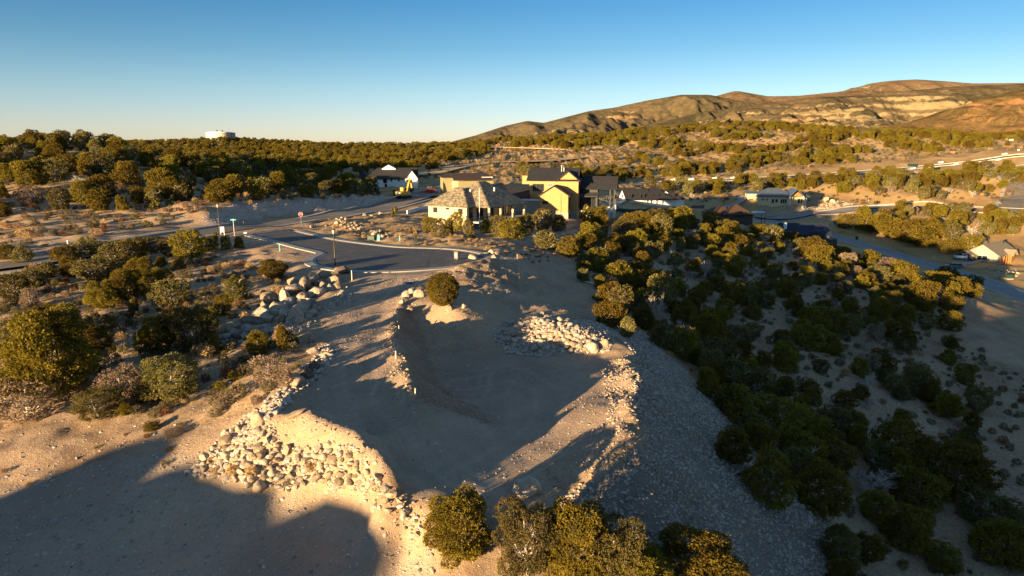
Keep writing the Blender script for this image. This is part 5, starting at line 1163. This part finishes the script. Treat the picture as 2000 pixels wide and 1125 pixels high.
# low olive house behind the slate roof
Y4 = 196; B = at_y(866, 363, Y4); zb4 = float(zat(B[0], B[1])[0]); B[2] = zb4
h4 = empty('olive_house', B, R(14), 'low olive house with flat brown roofs just behind the slate roof', 'house')
t0, t1 = z_at(880, 347, Y4)-zb4, z_at(920, 344, Y4)-zb4
gable_wall('wall', M_OLIVE, h4, 0, 6, 0, 6, -2, t0-.1); shed_roof(M_BROWNR, h4, 0, 6, 0, 6, t0-.05, t0+.3, .5); gable_wall('wall', M_OLIVE, h4, 4, 14, -2.5, 4, -2, t0-.9)
shed_roof(M_BROWNR, h4, 3, 13, -3, 3.9, t0-.7, t1+.5, .5); gable_wall('wall', M_WHITE, h4, 11, 14.1, -1, 5, -2, t1-.3); gable_wall('wall', M_TAN, h4, 2.5, 3.95, -2, 0, -2, t0-.9)
win(h4, 'y-', -2.5, 5, 9, .8, 1.6, 3); win(h4, 'y-', -1, 12, 13.2, .6, 1.8); 

# white farmhouse in the shade
Y5 = 214; B = at_y(1223, 401, Y5); B[2] = float(zat(B[0], B[1])[0]); zb5 = B[2]
e5, r5 = z_at(1223, 389.5, Y5)-zb5, z_at(1213, 371, Y5)-zb5
h5 = empty('farmhouse', B, R(13), 'white farmhouse with steep left gable and long black roof', 'house')
gable_wall('wall', M_WHITE, h5, 0, 7, 0, 6.5, -2, e5, r5, 'x'); roof('gable', M_BLK, h5, 0, 8, 0, 6.5, e5, r5, 'x', .35)
gable_wall('wall', M_WHITE, h5, 7, 20, .6, 8, -2, e5-.1); roof('hip', M_BLK, h5, 5.5, 16, -.4, 9, e5-.1, r5+.5, 'x', .4)
roof('hipright', M_BLK, h5, 11, 20, .3, 8, e5-.1, r5-.4, 'x', .4); gable_wall('wall', M_WHITE, h5, 13.2, 15.6, 2.4, 4, e5+.5, e5+1.3, e5+2.2, 'y'); roof('gable', M_BLK, h5, 13.2, 15.6, 2.6, 5, e5+1.3, e5+2.2, 'y', .25)
win(h5, 'x-', 0, 2.9, 3.5, e5+.3, e5+1.3); win(h5, 'y-', 0, .8, 1.6, .9, 2.1)
for a0, w_ in ((4.2, .5), (5.4, .5)): win(h5, 'y-', 0, a0, a0+w_, .3, 2.2)
for a0, w_ in ((8.2, 1.0), (9.8, 1.2), (12.3, .9), (15.8, .8)): win(h5, 'y-', .6, a0, a0+w_, .5, 2.1)
posts(h5, [(7.6, -.3), (9.5, -.3), (11.5, -.3)], -1, e5, .22, M_WHITE)

# blue-grey roofed house on the terrace
Y6 = 268; B = at_y(1480, 393.5, Y6); B[2] = float(zat(B[0], B[1])[0]); zb6 = B[2]; e6, r6 = z_at(1480, 382, Y6)-zb6, z_at(1510, 368.5, Y6)-zb6
h6 = empty('terrace_house', B, R(-8), 'long house with blue-grey metal hip roof above a rock terrace', 'house')
gable_wall('wall', M_TAN, h6, 0, 13, 0, 8, -2, e6); roof('hip', M_BLUER, h6, 0, 13, 0, 9, e6, r6, 'x', .7); roof('gable', M_BLUER, h6, 11.5, 16.5, -1.5, 8, e6, r6-.2, 'y', .6)
gable_wall('wall', M_WOOD, h6, 11.5, 16.5, .5, 6, e6-.3, e6, r6-.4, 'y'); gable_wall('wall', M_TAN, h6, 13, 18.5, 1.5, 8, -2, e6); roof('hip', M_BLUER, h6, 14, 19, 1, 8, e6-.1, r6-1.3, 'y', .5)
gable_wall('garage', M_TAN, h6, -3.4, 0, 3, 8, -1, e6+.4); shed_roof(M_BLUER, h6, -3.6, 3, 3, 8, e6+.5, e6+1, .4); win(h6, 'y-', 3, -2.8, -1.2, 0, 1.9, 1, name='door')
for a0, w_, z0 in ((1.5, .8, 1.7), (3, .8, 1.7), (5.3, .7, .7), (6.6, .8, .9), (8.6, .5, .6), (9.4, .5, .6), (10.2, .5, .6)): win(h6, 'y-', 0, a0, a0+w_, z0, 2.0, frame=M_TRIM)
for a0 in (15.3, 16.5): win(h6, 'y-', 1.5, a0, a0+.7, .6, 2.1)
posts(h6, [(11.6, -1.3), (16.4, -1.3)], -1, e6, .3, M_POST)

# dark hipped building and its pergola
Y7 = 200; B = at_y(1386, 432, Y7); B[2] = float(zat(B[0], B[1])[0]); zb7 = B[2]; e7, r7 = z_at(1386, 418, Y7)-zb7, z_at(1440, 401, Y7)-zb7
h7 = empty('dark_house', B, R(-6), 'brown hip-roofed house in deep shade below the rock terrace', 'house')
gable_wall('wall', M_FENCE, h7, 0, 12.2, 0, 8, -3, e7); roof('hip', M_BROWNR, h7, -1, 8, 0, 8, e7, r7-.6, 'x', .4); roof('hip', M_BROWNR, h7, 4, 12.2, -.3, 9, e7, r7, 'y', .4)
win(h7, 'y-', 0, 8, 9.5, .8, 2.0); win(h7, 'y-', 0, 2, 3.5, .8, 2.0)
shed_roof(M_BLUER, h7, 12.3, 15.5, -1.5, 2.5, 2.0, 2.2, .1); posts(h7, [(15.3, -1.3), (15.3, 2.3)], -2, 2.0, .15, M_TRIM)
# navy roofed house
Y8 = 188; B = at_y(1531, 467, Y8); B[2] = float(zat(B[0], B[1])[0]); zb8 = B[2]; e8, r8 = z_at(1531, 457, Y8)-zb8, z_at(1531, 436, Y8+4)-zb8
h8 = empty('navy_roof_house', B, R(-6), 'dark house with one long navy blue roof and white chimney', 'house')
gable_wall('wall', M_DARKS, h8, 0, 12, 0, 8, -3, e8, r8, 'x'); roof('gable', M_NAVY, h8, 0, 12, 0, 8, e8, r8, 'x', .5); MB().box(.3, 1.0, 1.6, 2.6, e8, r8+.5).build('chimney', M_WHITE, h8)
win(h8, 'y-', 0, 2, 4, .5, 1.8, 2); win(h8, 'y-', 0, 7, 9, .5, 1.8, 2); gable_wall('lean_to', M_DARKS, h8, 12, 14.2, 0, 3, -3, e8-1.2)
# stone house at the right edge
Y9 = 204; B = at_y(1947, 518, Y9); B[2] = float(zat(B[0], B[1])[0]); zb9 = B[2]; e9, r9 = z_at(1947, 499, Y9)-zb9, z_at(1926, 481.5, Y9)-zb9
h9 = empty('stone_house', B, R(38), 'tan-roofed stone house with timber entrance at the valley street', 'house')
gable_wall('wall', M_STONE, h9, 0, 16, 0, 8.5, -2, e9, r9, 'x'); roof('gable', M_SHING, h9, 0, 16, 0, 8.5, e9, r9, 'x', .5)
gable_wall('wall', M_STONE, h9, 7, 18, 8.6, 13.6, -2, e9+.9, r9+1.3, 'x'); roof('gable', M_SHING, h9, 7, 18, 8.6, 13.6, e9+1.1, r9+1.5, 'x', .5)
gable_wall('wing', M_DARKS, h9, -2.9, -.05, 5.5, 10.5, -2, e9-.6, e9+.8, 'x'); roof('gable', M_SHING, h9, -2.9, -.3, 5.5, 10.5, e9-.6, e9+.8, 'x', .4)
win(h9, 'x-', 0, 2.8, 5.4, .9, 2.2, 2, M_WHITE); win(h9, 'x-', -2.9, 7.2, 8.4, .8, 2.2, 1, M_WHITE)
gable_wall('porch', M_WOOD, h9, 6.8, 10, -1.6, 0, -1, e9-.4, e9+.9, 'y'); roof('gable', M_SHING, h9, 6.6, 10.2, -1.8, .5, e9-.3, e9+1.1, 'y', .4)
for a0 in (2.2, 4.2): win(h9, 'y-', 0, a0, a0+1.1, .5, 2.2)
posts(h9, [(1.4, -1.2), (3.6, -1.2), (5.8, -1.2)], -1, e9-.2, .3, M_WOOD); MB().box(13, 13.5, 3, 3.5, r9-1.5, r9+.5).build('vent_pipe', M_TRIM, h9)

# water tank on the skyline
YT = 750; c = at_y(432, 273, YT); zt_ = float(zat(c[0], c[1])[0]); Rt = 52/2*YT/F; Ht = z_at(432, 260, YT)-zt_+.3
wt = empty('water_tank', (c[0], c[1], zt_), 0, 'round white steel water tank on the skyline of the far left hill', 'water tank')
prof = [(Rt, -3), (Rt, Ht), (Rt+.15, Ht), (Rt+.15, Ht+.25), (Rt, Ht+.3)]
M_TANK = simple('tank_paint', (.78, .78, .76), .5, .04); MB().lathe(prof, 64).build('shell', M_TANK, wt, True); MB().lathe([(Rt, Ht+.3), (Rt*.5, Ht+1.0), (.6, Ht+1.3)], 48).build('roof', M_TANK, wt, True)
MB().lathe([(.8, 0), (.8, 1.3), (1.1, 1.35), (.2, 1.9)], 12, (-3, -2, Ht+.9)).build('vent', M_DARKS, wt); MB().lathe([(.8, 0), (.8, 1.2), (.2, 1.8)], 12, (1.5, 1, Ht+1.2)).build('vent', M_DARKS, wt)
mb = MB(); 
for s_ in (-.4, .4): mb.tube([(Rt*.92+s_*.3, -Rt*.42+s_*.6, 0), (Rt*.92+s_*.3, -Rt*.42+s_*.6, Ht+1)], .08, 4)
mb.build('ladder', M_DARKS, wt)
MB().box(Rt*.97, Rt*.97+1.4, -3, -2, 0, 2.2).build('valve_box', M_DARKS, wt)

# ------------------------------------------------------------------ fences and low walls
def wall_line(name, pts, zs, h, th, m, label, cat, mode='z', panel=None):
    """a low wall or a fence of panels between posts"""
    P_ = [g1(a, b) for a, b in pts]; root = empty(name, P_[0], 0, label, cat); o = P_[0]
    for a, b in zip(P_[:-1], P_[1:]):
        L_ = (b-a).length; k = max(1, round(L_/(panel or L_)))
        for i in range(k):
            p0 = a.lerp(b, i/k); p1 = a.lerp(b, (i+1)/k); d = (p1-p0).normalized(); n_ = Vector((-d.y, d.x, 0))*th/2
            z0 = float(zat(p0.x, p0.y)[0]); z1 = float(zat(p1.x, p1.y)[0]); q0 = Vector((p0.x, p0.y, z0))-o; q1 = Vector((p1.x, p1.y, z1))-o; e_ = d*.06
            bt = [q0+e_-n_-Vector((0,0,.4)), q1-e_-n_-Vector((0,0,.4)), q1-e_+n_-Vector((0,0,.4)), q0+e_+n_-Vector((0,0,.4))]
            MB().hexa(bt, [v_+Vector((0, 0, h+.4)) for v_ in bt]).build('panel', m, root)
            if panel: MB().box(q0.x-.07, q0.x+.07, q0.y-.07, q0.y+.07, q0.z-.4, q0.z+h+.08).build('post', m, root)
    return root
wall_line('yard_wall', [(1196,413),(1235,416),(1300,414),(1350,409),(1375,405)], 0, .9, .25, M_FENCE, 'brown yard wall in shade in front of the white farmhouse', 'wall', panel=4)
wall_line('yard_fence', [(1002,409),(1030,409),(1057,410)], 0, 1.5, .1, M_FENCE, 'dark board fence between the slate roof and the ochre house', 'fence', panel=2.4)
wall_line('retaining_wall', [(1135,425),(1160,432),(1190,440),(1225,436),(1290,433)], 0, 1.3, .3, simple('brown_block', (.20, .15, .11), .9, .15), 'long brown block wall running below the two houses on the crest', 'wall', panel=3)
wall_line('retaining_wall', [(1330,470),(1365,462),(1392,452),(1399,440)], 0, 1.4, .3, simple('brown_block_lower', (.20, .16, .13), .9, .15), 'short curved block wall among the crest junipers', 'wall', panel=3)
wall_line('low_white_wall', [(795,418),(815,412),(836,408)], 0, .8, .25, M_WHITE, 'low white wall at the drive beside the tan house', 'wall')
# ------------------------------------------------------------------ vehicles
M_PW = simple('white_paint', (.72, .74, .76), .3, .03, spec=.6); M_PB = simple('blue_paint', (.07, .13, .19), .25, .05, spec=.7); M_TYRE = simple('tyre_rubber', (.02, .02, .02), .9, .1); M_RIM = simple('rim_metal', (.4, .4, .42), .35, .1, metal=.8)
M_YEL = simple('digger_yellow', (.62, .34, .03), .5, .12); M_RED = simple('loader_red', (.38, .03, .025), .5, .15); M_GRN = simple('dumpster_green', (.03, .12, .05), .6, .15); M_LAMP = simple('lamp_lens', (.7, .68, .6), .2, .05); M_TAIL = simple('tail_lens', (.4, .02, .02), .3, .05)
def prism(prof, w, name, m, parent, bevel=.05, y=0):
    k = len(prof); mb = MB(); mb.add([(a, y-w/2, b) for a, b in prof]+[(a, y+w/2, b) for a, b in prof], [tuple(range(k)), tuple(range(k, 2*k))[::-1]]+[((i+1) % k, i, k+i, k+(i+1) % k) for i in range(k)])
    return mb.build(name, m, parent, bevel=bevel)
def wheels(root, xs, w, r_):
    for x in xs:
        for s_ in (-1, 1):
            e = bpy.data.objects.new('wheel', MB().lathe([(r_*.6, -.11), (r_, -.11), (r_, .11), (r_*.6, .11)], 18).mesh('wheel', M_TYRE)); link(e, root); e.location = (x, s_*w, r_); e.rotation_euler = (math.pi/2, 0, 0)
            q = bpy.data.objects.new('rim', MB().lathe([(r_*.6, -.1), (r_*.58, .12), (r_*.2, .1)], 12).mesh('rim', M_RIM)); link(q, e)
            q.rotation_euler = (0 if s_ < 0 else math.pi, 0, 0)
g = g1(1884, 508); v = empty('pickup_truck', (g.x, g.y, g.z+.12), R(176), 'white crew-cab pickup truck parked on the drive of the stone house', 'truck')
prism([(-2.9,.55),(2.85,.55),(2.95,.8),(2.9,1.15),(1.5,1.3),(-2.9,1.3)], 1.95, 'body', M_PW, v, .07); prism([(1.55,1.28),(.95,1.9),(-.9,1.93),(-1.15,1.28)], 1.7, 'cab', M_PW, v, .08)
prism([(1.49,1.36),(.95,1.85),(.1,1.86),(.1,1.36)], 1.74, 'side_window', M_GLASS, v, 0); prism([(0,1.36),(0,1.86),(-.8,1.87),(-.98,1.36)], 1.74, 'side_window', M_GLASS, v, 0); prism([(1.56,1.38),(1.08,1.84),(1.03,1.82),(1.5,1.38)], 1.5, 'windscreen', M_GLASS, v, 0)
MB().box(-2.8, -1.25, -.8, .8, 1.0, 1.31).build('bed', M_DARKS, v); MB().box(2.8, 3.0, -.95, .95, .5, .75).build('bumper', M_RIM, v)
for s_ in (-.75, .75): MB().box(2.86, 2.96, s_-.18, s_+.18, .9, 1.08).build('headlight', M_LAMP, v)
wheels(v, (1.85, -1.85), .88, .42)
g = g1(1862, 524); v = empty('parked_suv', (g.x, g.y, g.z+.05), R(158), 'blue estate SUV parked at the kerb of the valley street', 'car')
prism([(-2.35,.35),(2.3,.35),(2.35,.7),(2.2,.9),(1.1,1.02),(-2.3,1.05),(-2.4,.7)], 1.85, 'body', M_PB, v, .08); prism([(1.15,1.0),(.45,1.5),(-1.7,1.52),(-2.2,1.04)], 1.6, 'cabin', M_PB, v, .08)
prism([(.98,1.08),(.42,1.44),(-1.65,1.45),(-2.0,1.08)], 1.64, 'side_window', M_GLASS, v, 0); prism([(1.19,1.06),(.55,1.5),(.5,1.46),(1.1,1.06)], 1.4, 'windscreen', M_GLASS, v, 0); prism([(-2.2,1.1),(-1.8,1.48),(-1.75,1.45),(-2.12,1.1)], 1.4, 'rear_window', M_GLASS, v, 0)
for s_ in (-.7, .7): MB().box(2.2, 2.36, s_-.2, s_+.2, .62, .8).build('headlight', M_LAMP, v); MB().box(-2.42, -2.3, s_-.15, s_+.15, .7, .95).build('tail_light', M_TAIL, v); MB().tube([(.3, s_, 1.58), (-1.6, s_, 1.6)], .03, 4).build('roof_rail', M_RIM, v)
wheels(v, (1.4, -1.4), .85, .35)
g = g1(789, 388); v = empty('excavator', (g.x, g.y, g.z), R(68), 'yellow tracked digger seen from behind with its boom raised', 'excavator')
for s_ in (-1, 1):
    t_ = prism([(-1.6,.0),(1.6,.0),(2.0,.35),(1.8,.8),(-1.8,.8),(-2.0,.35)], .5, 'track', M_TYRE, v, .05, y=s_*1.05)
MB().lathe([(.7, .7), (.7, 1.0)], 16).build('slew_ring', M_DARKS, v); prism([(-2.1,1.0),(1.0,1.0),(1.0,1.7),(-1.2,2.1),(-2.1,2.0),(-2.3,1.5)], 2.5, 'body', M_YEL, v, .12); MB().box(-2.4, -2.28, -.5, .5, 1.3, 1.8).build('rear_plate', M_PW, v)
prism([(.1,1.6),(1.4,1.6),(1.5,2.2),(1.1,2.9),(.1,2.9)], .95, 'cab', M_YEL, v, .05, y=.7); prism([(.3,2.0),(1.52,2.1),(1.2,2.75),(.3,2.75)], .99, 'cab_window', M_GLASS, v, 0, y=.7)
prism([(.9,1.5),(1.4,1.5),(2.9,3.9),(3.9,4.6),(3.7,5.0),(2.5,4.4)], .45, 'boom', M_YEL, v, .04, y=-.15); prism([(3.5,5.2),(4.0,4.9),(4.3,2.6),(3.9,2.5)], .35, 'stick', M_YEL, v, .03, y=-.15); prism([(3.8,2.6),(4.4,2.6),(4.6,1.9),(3.9,1.6),(3.4,2.1)], .8, 'bucket', M_DARKS, v, .03, y=-.15)
MB().tube([(1.3, -.15, 1.6), (2.6, -.15, 3.7)], .08, 6).build('ram', M_RIM, v)
g = g1(757, 384); g = g1(838, 383) if False else Vector(ground(838, 380)[0]); g = g1(822, 378)
g = Vector(at_y(838, 372, 205)); g.z = float(zat(g.x, g.y)[0]); v = empty('red_loader', g, R(200), 'small red loader parked behind the left edge of the slate roof', 'loader')
prism([(-1.6,.5),(1.0,.5),(1.2,1.0),(.6,1.3),(-1.6,1.4)], 1.5, 'body', M_RED, v, .06); prism([(-.9,1.3),(.5,1.3),(.4,2.2),(-.9,2.2)], 1.1, 'cab', M_DARKS, v, .04); prism([(.9,.2),(2.1,.1),(2.3,.9),(2.1,.9),(1.9,.35),(.9,.45)], 1.6, 'bucket', M_RED, v, .02); wheels(v, (.8, -.9), .8, .45)
MB().tube([(-.8, .75, 1.3), (1.6, .75, .6)], .09, 6).build('lift_arm', M_RED, v); MB().tube([(-.8, -.75, 1.3), (1.6, -.75, .6)], .09, 6).build('lift_arm', M_RED, v)
g = g1(774, 381); v = empty('dumpster', g, R(10), 'dark green waste bin beside the yellow digger', 'dumpster'); prism([(-.9,.1),(.9,.1),(1.1,1.4),(-1.1,1.4)], 1.3, 'bin', M_GRN, v, .03); MB().box(-1.15, 1.15, -.7, .7, 1.42, 1.5).build('lid', M_TRIM, v)

# ------------------------------------------------------------------ lamps, signs, small street things
M_POLE = simple('dark_pole', (.07, .055, .04), .5, .2); M_LG = simple('lamp_glass', (.55, .52, .45), .4, .05); M_SRED = simple('sign_red', (.62, .02, .03), .5, .03); M_SWH = simple('sign_white', (.8, .8, .8), .6, .03); M_TEAL = simple('marker_teal', (.10, .42, .42), .6, .08); M_STAKE = simple('bleached_stake', (.62, .55, .44), .8, .1); M_GALV = simple('galvanised_post', (.35, .36, .36), .5, .1, metal=.5)
def street_lamp(px, py, h, label):
    g = g1(px, py); r_ = empty('street_lamp', g, 0, label, 'street lamp', 'street lamps of the quiet streets')
    MB().lathe([(.22, 0), (.22, .08), (.13, .14), (.11, .8), (.075, .9), (.06, h-.75), (.1, h-.7), (.1, h-.62)], 12).build('pole', M_POLE, r_, True)
    MB().lathe([(.1, 0), (.2, .42), (.2, .44)], 6, (0, 0, h-.62)).build('lantern', M_LG, r_); MB().lathe([(.27, 0), (.2, .08), (.05, .2), (.03, .3)], 12, (0, 0, h-.18)).build('lamp_cap', M_POLE, r_)
street_lamp(655, 523, 4.9, 'nearest street lamp, standing at the kerb of the turning circle'); street_lamp(430, 461, 5.4, 'street lamp beside the white board at the road corner'); street_lamp(1694, 413, 4.6, 'street lamp on the upper valley road by a green cabinet')
def text(s, size, m, parent, loc, rot, ext=.004):
    c = bpy.data.curves.new('lettering', 'FONT'); c.body = s; c.size = size; c.extrude = ext; c.align_x = 'CENTER'; c.align_y = 'CENTER'; c.materials.append(m)
    tmp = bpy.data.objects.new('lettering', c); me = bpy.data.meshes.new_from_object(tmp); bpy.data.objects.remove(tmp); me.materials.clear(); me.materials.append(m); o = bpy.data.objects.new('lettering', me); link(o, parent); o.location = loc; o.rotation_euler = rot; return o
g = g1(588.5, 440); r_ = empty('stop_sign', g, R(18), 'red octagonal STOP sign at the mouth of the turning street', 'road sign')
MB().box(-.03, .03, -.02, .02, -.2, 2.2).build('post', M_GALV, r_)
def octo(rad, y0, y1, zc): 
    a = [(rad*math.cos(R(22.5+45*i)), rad*math.sin(R(22.5+45*i))+zc) for i in range(8)]; mb = MB(); mb.add([(x, y0, z) for x, z in a]+[(x, y1, z) for x, z in a], [tuple(range(8)), tuple(range(8, 16))[::-1]]+[((i+1) % 8, i, 8+i, 8+(i+1) % 8) for i in range(8)]); return mb
octo(.42, -.035, -.025, 2.1).build('border', M_SWH, r_); octo(.39, -.042, -.036, 2.1).build('plate', M_SRED, r_); text('STOP', .30, M_SWH, r_, (0, -.047, 2.1), (math.pi/2, 0, 0))
g = g1(458, 461); r_ = empty('street_name_sign', g, R(10), 'green street name blades on a thin post near the white board', 'street sign'); MB().tube([(0, 0, -.2), (0, 0, 2.9)], .035, 6).build('post', M_GALV, r_); MB().box(-.45, .45, -.015, .015, 2.62, 2.82).build('blade', M_TEAL, r_); MB().box(-.015, .015, -.4, .4, 2.84, 3.02).build('blade', M_TEAL, r_)
g = g1(435, 461); r_ = empty('sign_board', g, R(15), 'blank white board on two short legs at the road corner', 'sign'); MB().box(-.3, .3, -.03, .03, .65, 1.55).build('board', M_SWH, r_); posts(r_, [(-.27, 0), (.27, 0)], -.2, .66, .07, M_SWH, 'leg')
g = g1(479.5, 464); r_ = empty('small_sign', g, R(20), 'small white sign on a short post at the kerb end', 'sign'); MB().box(-.22, .22, -.02, .02, .65, .9).build('board', M_SWH, r_); posts(r_, [(0, 0.03)], -.2, .88, .05, M_GALV)
g = g1(892, 511); r_ = empty('mailbox_unit', g, R(-20), 'dark framed mailbox unit with pale panel by the turning circle', 'mailbox'); MB().box(-.09, .09, -.09, .09, -.2, .4).build('pedestal', M_POLE, r_); MB().box(-.3, .3, -.2, .2, .35, 1.35).build('cabinet', M_POLE, r_, bevel=.02); MB().box(-.13, .13, -.225, -.2, .6, 1.15).build('panel', M_SWH, r_); MB().box(-.33, .33, -.23, .23, 1.352, 1.4).build('lid', M_POLE, r_)
def marker(px, py, h, w, m, label, name='marker_post', cat='marker post', cap=True):
    g = g1(px, py); r_ = empty(name, g, rr.uniform(-.4, .4), label, cat); posts(r_, [(0, 0)], -.15, h, w, m)
    if cap: MB().box(-w*.6, w*.6, -w*.6, w*.6, h+.002, h+.05).build('cap', m, r_)
marker(546.5, 491, .95, .12, M_TEAL, 'teal utility marker on the bare lot left of the turning circle'); marker(781, 470, .7, .12, M_TEAL, 'teal utility marker on the stony mound below the tan house')
marker(476, 440, .6, .1, M_STAKE, 'pale stake on the verge across from the white board'); marker(133.5, 482, .9, .14, M_SWH, 'white post beside the road far left'); marker(687.5, 548, 1.1, .07, M_STAKE, 'pale wooden stake at the top of the dirt drive')
marker(779, 648, .5, .06, M_STAKE, 'upper short stake on the pit bank edge', 'stake', 'stake'); marker(773, 700, .5, .06, M_STAKE, 'middle stake with pale ribbon on the pit bank edge', 'stake', 'stake'); marker(811, 772, .4, .06, M_STAKE, 'lone stake with shadow at the low end of the pit bank', 'stake', 'stake')
marker(1010, 507, .6, .05, M_STAKE, 'thin stake right of the turning circle boulders', 'stake', 'stake'); marker(1706, 469, .5, .1, M_SWH, 'white marker on the verge between the valley roads'); marker(1824, 503, .5, .1, M_SWH, 'white marker beyond the valley street near the pickup')
for px, py, lb in ((1590, 418, 'left'), (1614, 426, 'right')):
    g = g1(px, py); r_ = empty('traffic_cone', g, 0, f'orange cone on the valley road verge, {lb} one of two', 'traffic cone'); MB().box(-.3, .3, -.3, .3, .08, .14).build('base', M_SRED, r_); MB().lathe([(.22, .14), (.05, .95)], 12).build('cone', M_SRED, r_)
g = g1(1201, 356); marker(1201, 356, 1.0, .45, M_SRED, 'red barrel at the far road bend behind the dark terrace roof', 'barrel', 'barrel')
def cabinet(px, py, w, d, h, m, label, rz=0, name='utility_cabinet'):
    g = g1(px, py); r_ = empty(name, g, rz, label, 'utility box'); MB().box(-w/2-.1, w/2+.1, -d/2-.1, d/2+.1, -.2, .08).build('plinth', M_CONC, r_); MB().box(-w/2, w/2, -d/2, d/2, .082, h).build('cabinet', m, r_, bevel=.03); MB().box(-w/2-.03, w/2+.03, -d/2-.03, d/2+.03, h+.002, h+.06).build('lid', m, r_)
M_UG = simple('utility_green', (.02, .045, .035), .5, .1); cabinet(726, 469, 1.15, .8, .7, M_UG, 'squat dark green transformer box on the golden yard', R(-10)); cabinet(740, 470, .4, .35, .8, M_TEAL, 'narrow grey-green pedestal beside the transformer box', 0)
cabinet(1688, 414, 2.6, 1.2, 1.0, M_UG, 'green cabinet at the base of the upper valley street lamp', R(5)); cabinet(1673, 470, .7, .5, 1.4, M_TRIM, 'black mailbox cabinet by the kerb of the valley street', 0); cabinet(1782, 326, 4.5, 1.6, 1.6, M_UG, 'long green cabinet beside the far golden road', R(8)); cabinet(1970, 544, 1.6, 1.1, 1.0, M_UG, 'green transformer box in the rocky yard of the stone house', 0)
# planks, tarp, mulch beds
g = g1(1146, 552); r_ = MB().box(-1.0, 1.0, -.14, .14, 0, .05).build('board', M_STAKE); r_.location = g+Vector((0, 0, .12)); r_.rotation_euler = (0.05, .12, R(-28)); tag(r_, 'long pale board dropped on the slope at the juniper edge', 'board')
mb = MB(); nn_ = 8; mb.add([(i/7*1.1-.5, j/7*.7, .08*math.sin(i*1.7)*math.cos(j*2.1)+.1) for j in range(8) for i in range(8)], [(j*8+i, j*8+i+1, (j+1)*8+i+1, (j+1)*8+i) for j in range(7) for i in range(7)])
o = mb.build('tarp', simple('blue_tarp', (.05, .09, .35), .5, .2), None, True); g = g1(796, 556); o.location = g+Vector((0, 0, .05)); sm = o.modifiers.new('thickness', 'SOLIDIFY'); sm.thickness = .02; tag(o, 'crumpled blue tarp scrap above the dirt drive', 'tarp')
M_MULCH = simple('dark_mulch', (.045, .028, .02), .95, .3, 4, bump=.5); M_YARD = simple('golden_gravel', (.42, .30, .17), .95, .12, 3, bump=.4)
ribbon('mulch_bed', [(768,453,.2),(785,458,.2),(803,457,.15),(815,452,.1)], 1.6, M_MULCH, dz=.12); ribbon('mulch_bed', [(676,424,.2),(700,420,.3),(750,419,.4),(796,417,.4)], 1.0, M_MULCH, dz=.12); ribbon('mulch_bed', [(600,436,.1),(630,432,.1),(655,430,.2)], 1.0, M_MULCH, dz=.12)
for q in [(462+148,441,10,8,'cream boulder on the mulch strip right of the STOP sign'),(638,440,9,6,'small pale boulder on the mulch strip'),(713,419,12,8,'flat pale boulder on the upper mulch edge'),(726,420,8,5,'small cream stone on the upper mulch edge'),(744,416,12,9,'rounded tan boulder below the thin sapling on the yard'),(771,411,13,9,'cream boulder between the two young spruces'),(1612,388,13,13,'very large round pale boulder right of the terrace house'),(1625,392,12,8,'cream rubble boulder right of the very large round one'),(1402,387,12,12,'large round grey boulder left of the terrace drive'),(1240,424,9,7,'pale boulder above the block wall, topmost'),(1251,428,9,7,'pale boulder above the block wall, rightmost'),(1245,432,9,6,'pale boulder above the block wall, lowest')]:
    rock_at(*q)
pile([(656,424),(668,422),(690,434),(706,440),(704,449),(685,447),(662,440),(655,433)], 26, (6,10), lambda s: 'boulder in the golden yard curved edge', 'boulders of the curved yard edge', seed=6, name='yard_stone')
pile([(724,450),(740,450),(760,456),(758,462),(742,460),(726,456)], 12, (6,9), lambda s: 'boulder in the cluster above the transformer', 'boulders of the small yard cluster', seed=7, name='yard_stone')
pile([(1925,520),(1990,526),(1998,535),(1990,541),(1950,545),(1930,533)], 26, (4,8), lambda s: 'boulder in the stone house yard', 'boulders in the stone house yard', seed=8, name='yard_stone')
for px, py in ((1262,354),(1315,352),(1350,351),(1395,349),(1432,348),(1470,345),(1662,333),(1745,327),(1783,330),(1837,318),(1867,322),(1950,313),(1962,302),(1975,274),(1992,294)):
    g = g1(px, py); r_ = empty('marker_blocks', g, 0, 'pale blocks on the verge of the far golden road', 'marker', 'pale marker blocks along the far road'); MB().box(-1.2, -.2, -.3, .3, -.1, .5).build('block', M_SWH, r_, bevel=.05); MB().box(.1, 1.2, -.3, .3, -.1, .8).build('block', M_SWH, r_, bevel=.05)
ORD = 'first second third fourth fifth sixth seventh eighth ninth tenth eleventh twelfth thirteenth fourteenth fifteenth sixteenth seventeenth eighteenth nineteenth twentieth'.split()
NUM = 'one two three four five six seven eight nine ten eleven twelve thirteen fourteen fifteen sixteen seventeen eighteen nineteen twenty'.split()
same = {}
for o in bpy.data.objects:
    if o.parent is None and 'label' in o and 'category' in o: same.setdefault(o['label'], []).append(o)
for lb, os_ in same.items():
    n_ = len(os_)
    if n_ < 2 or n_ > 20: continue
    pos = sorted(os_, key=lambda o: float(project(*o.location)[0]))
    for i, o in enumerate(pos):
        w_ = (('leftmost' if i == 0 else 'rightmost') if n_ > 2 else ('left one', 'right one')[i]) if i in (0, n_-1) else ORD[i]+' from left'
        lb2 = lb if len(lb.replace(',', ' ').split())+len(w_.split()) <= 16 else lb.rsplit(',', 1)[0]
        o['label'] = f'{lb2}, {w_}'
for o in bpy.data.objects:
    if 'label' in o and len(o['label'].replace(',', ' ').split()) > 16: o['label'] = ' '.join(o['label'].replace('tall ', '').split()[:16]).rstrip(',')
print('objects', len(bpy.data.objects), 'shared', sum(len(v_) for v_ in same.values() if len(v_) > 20))
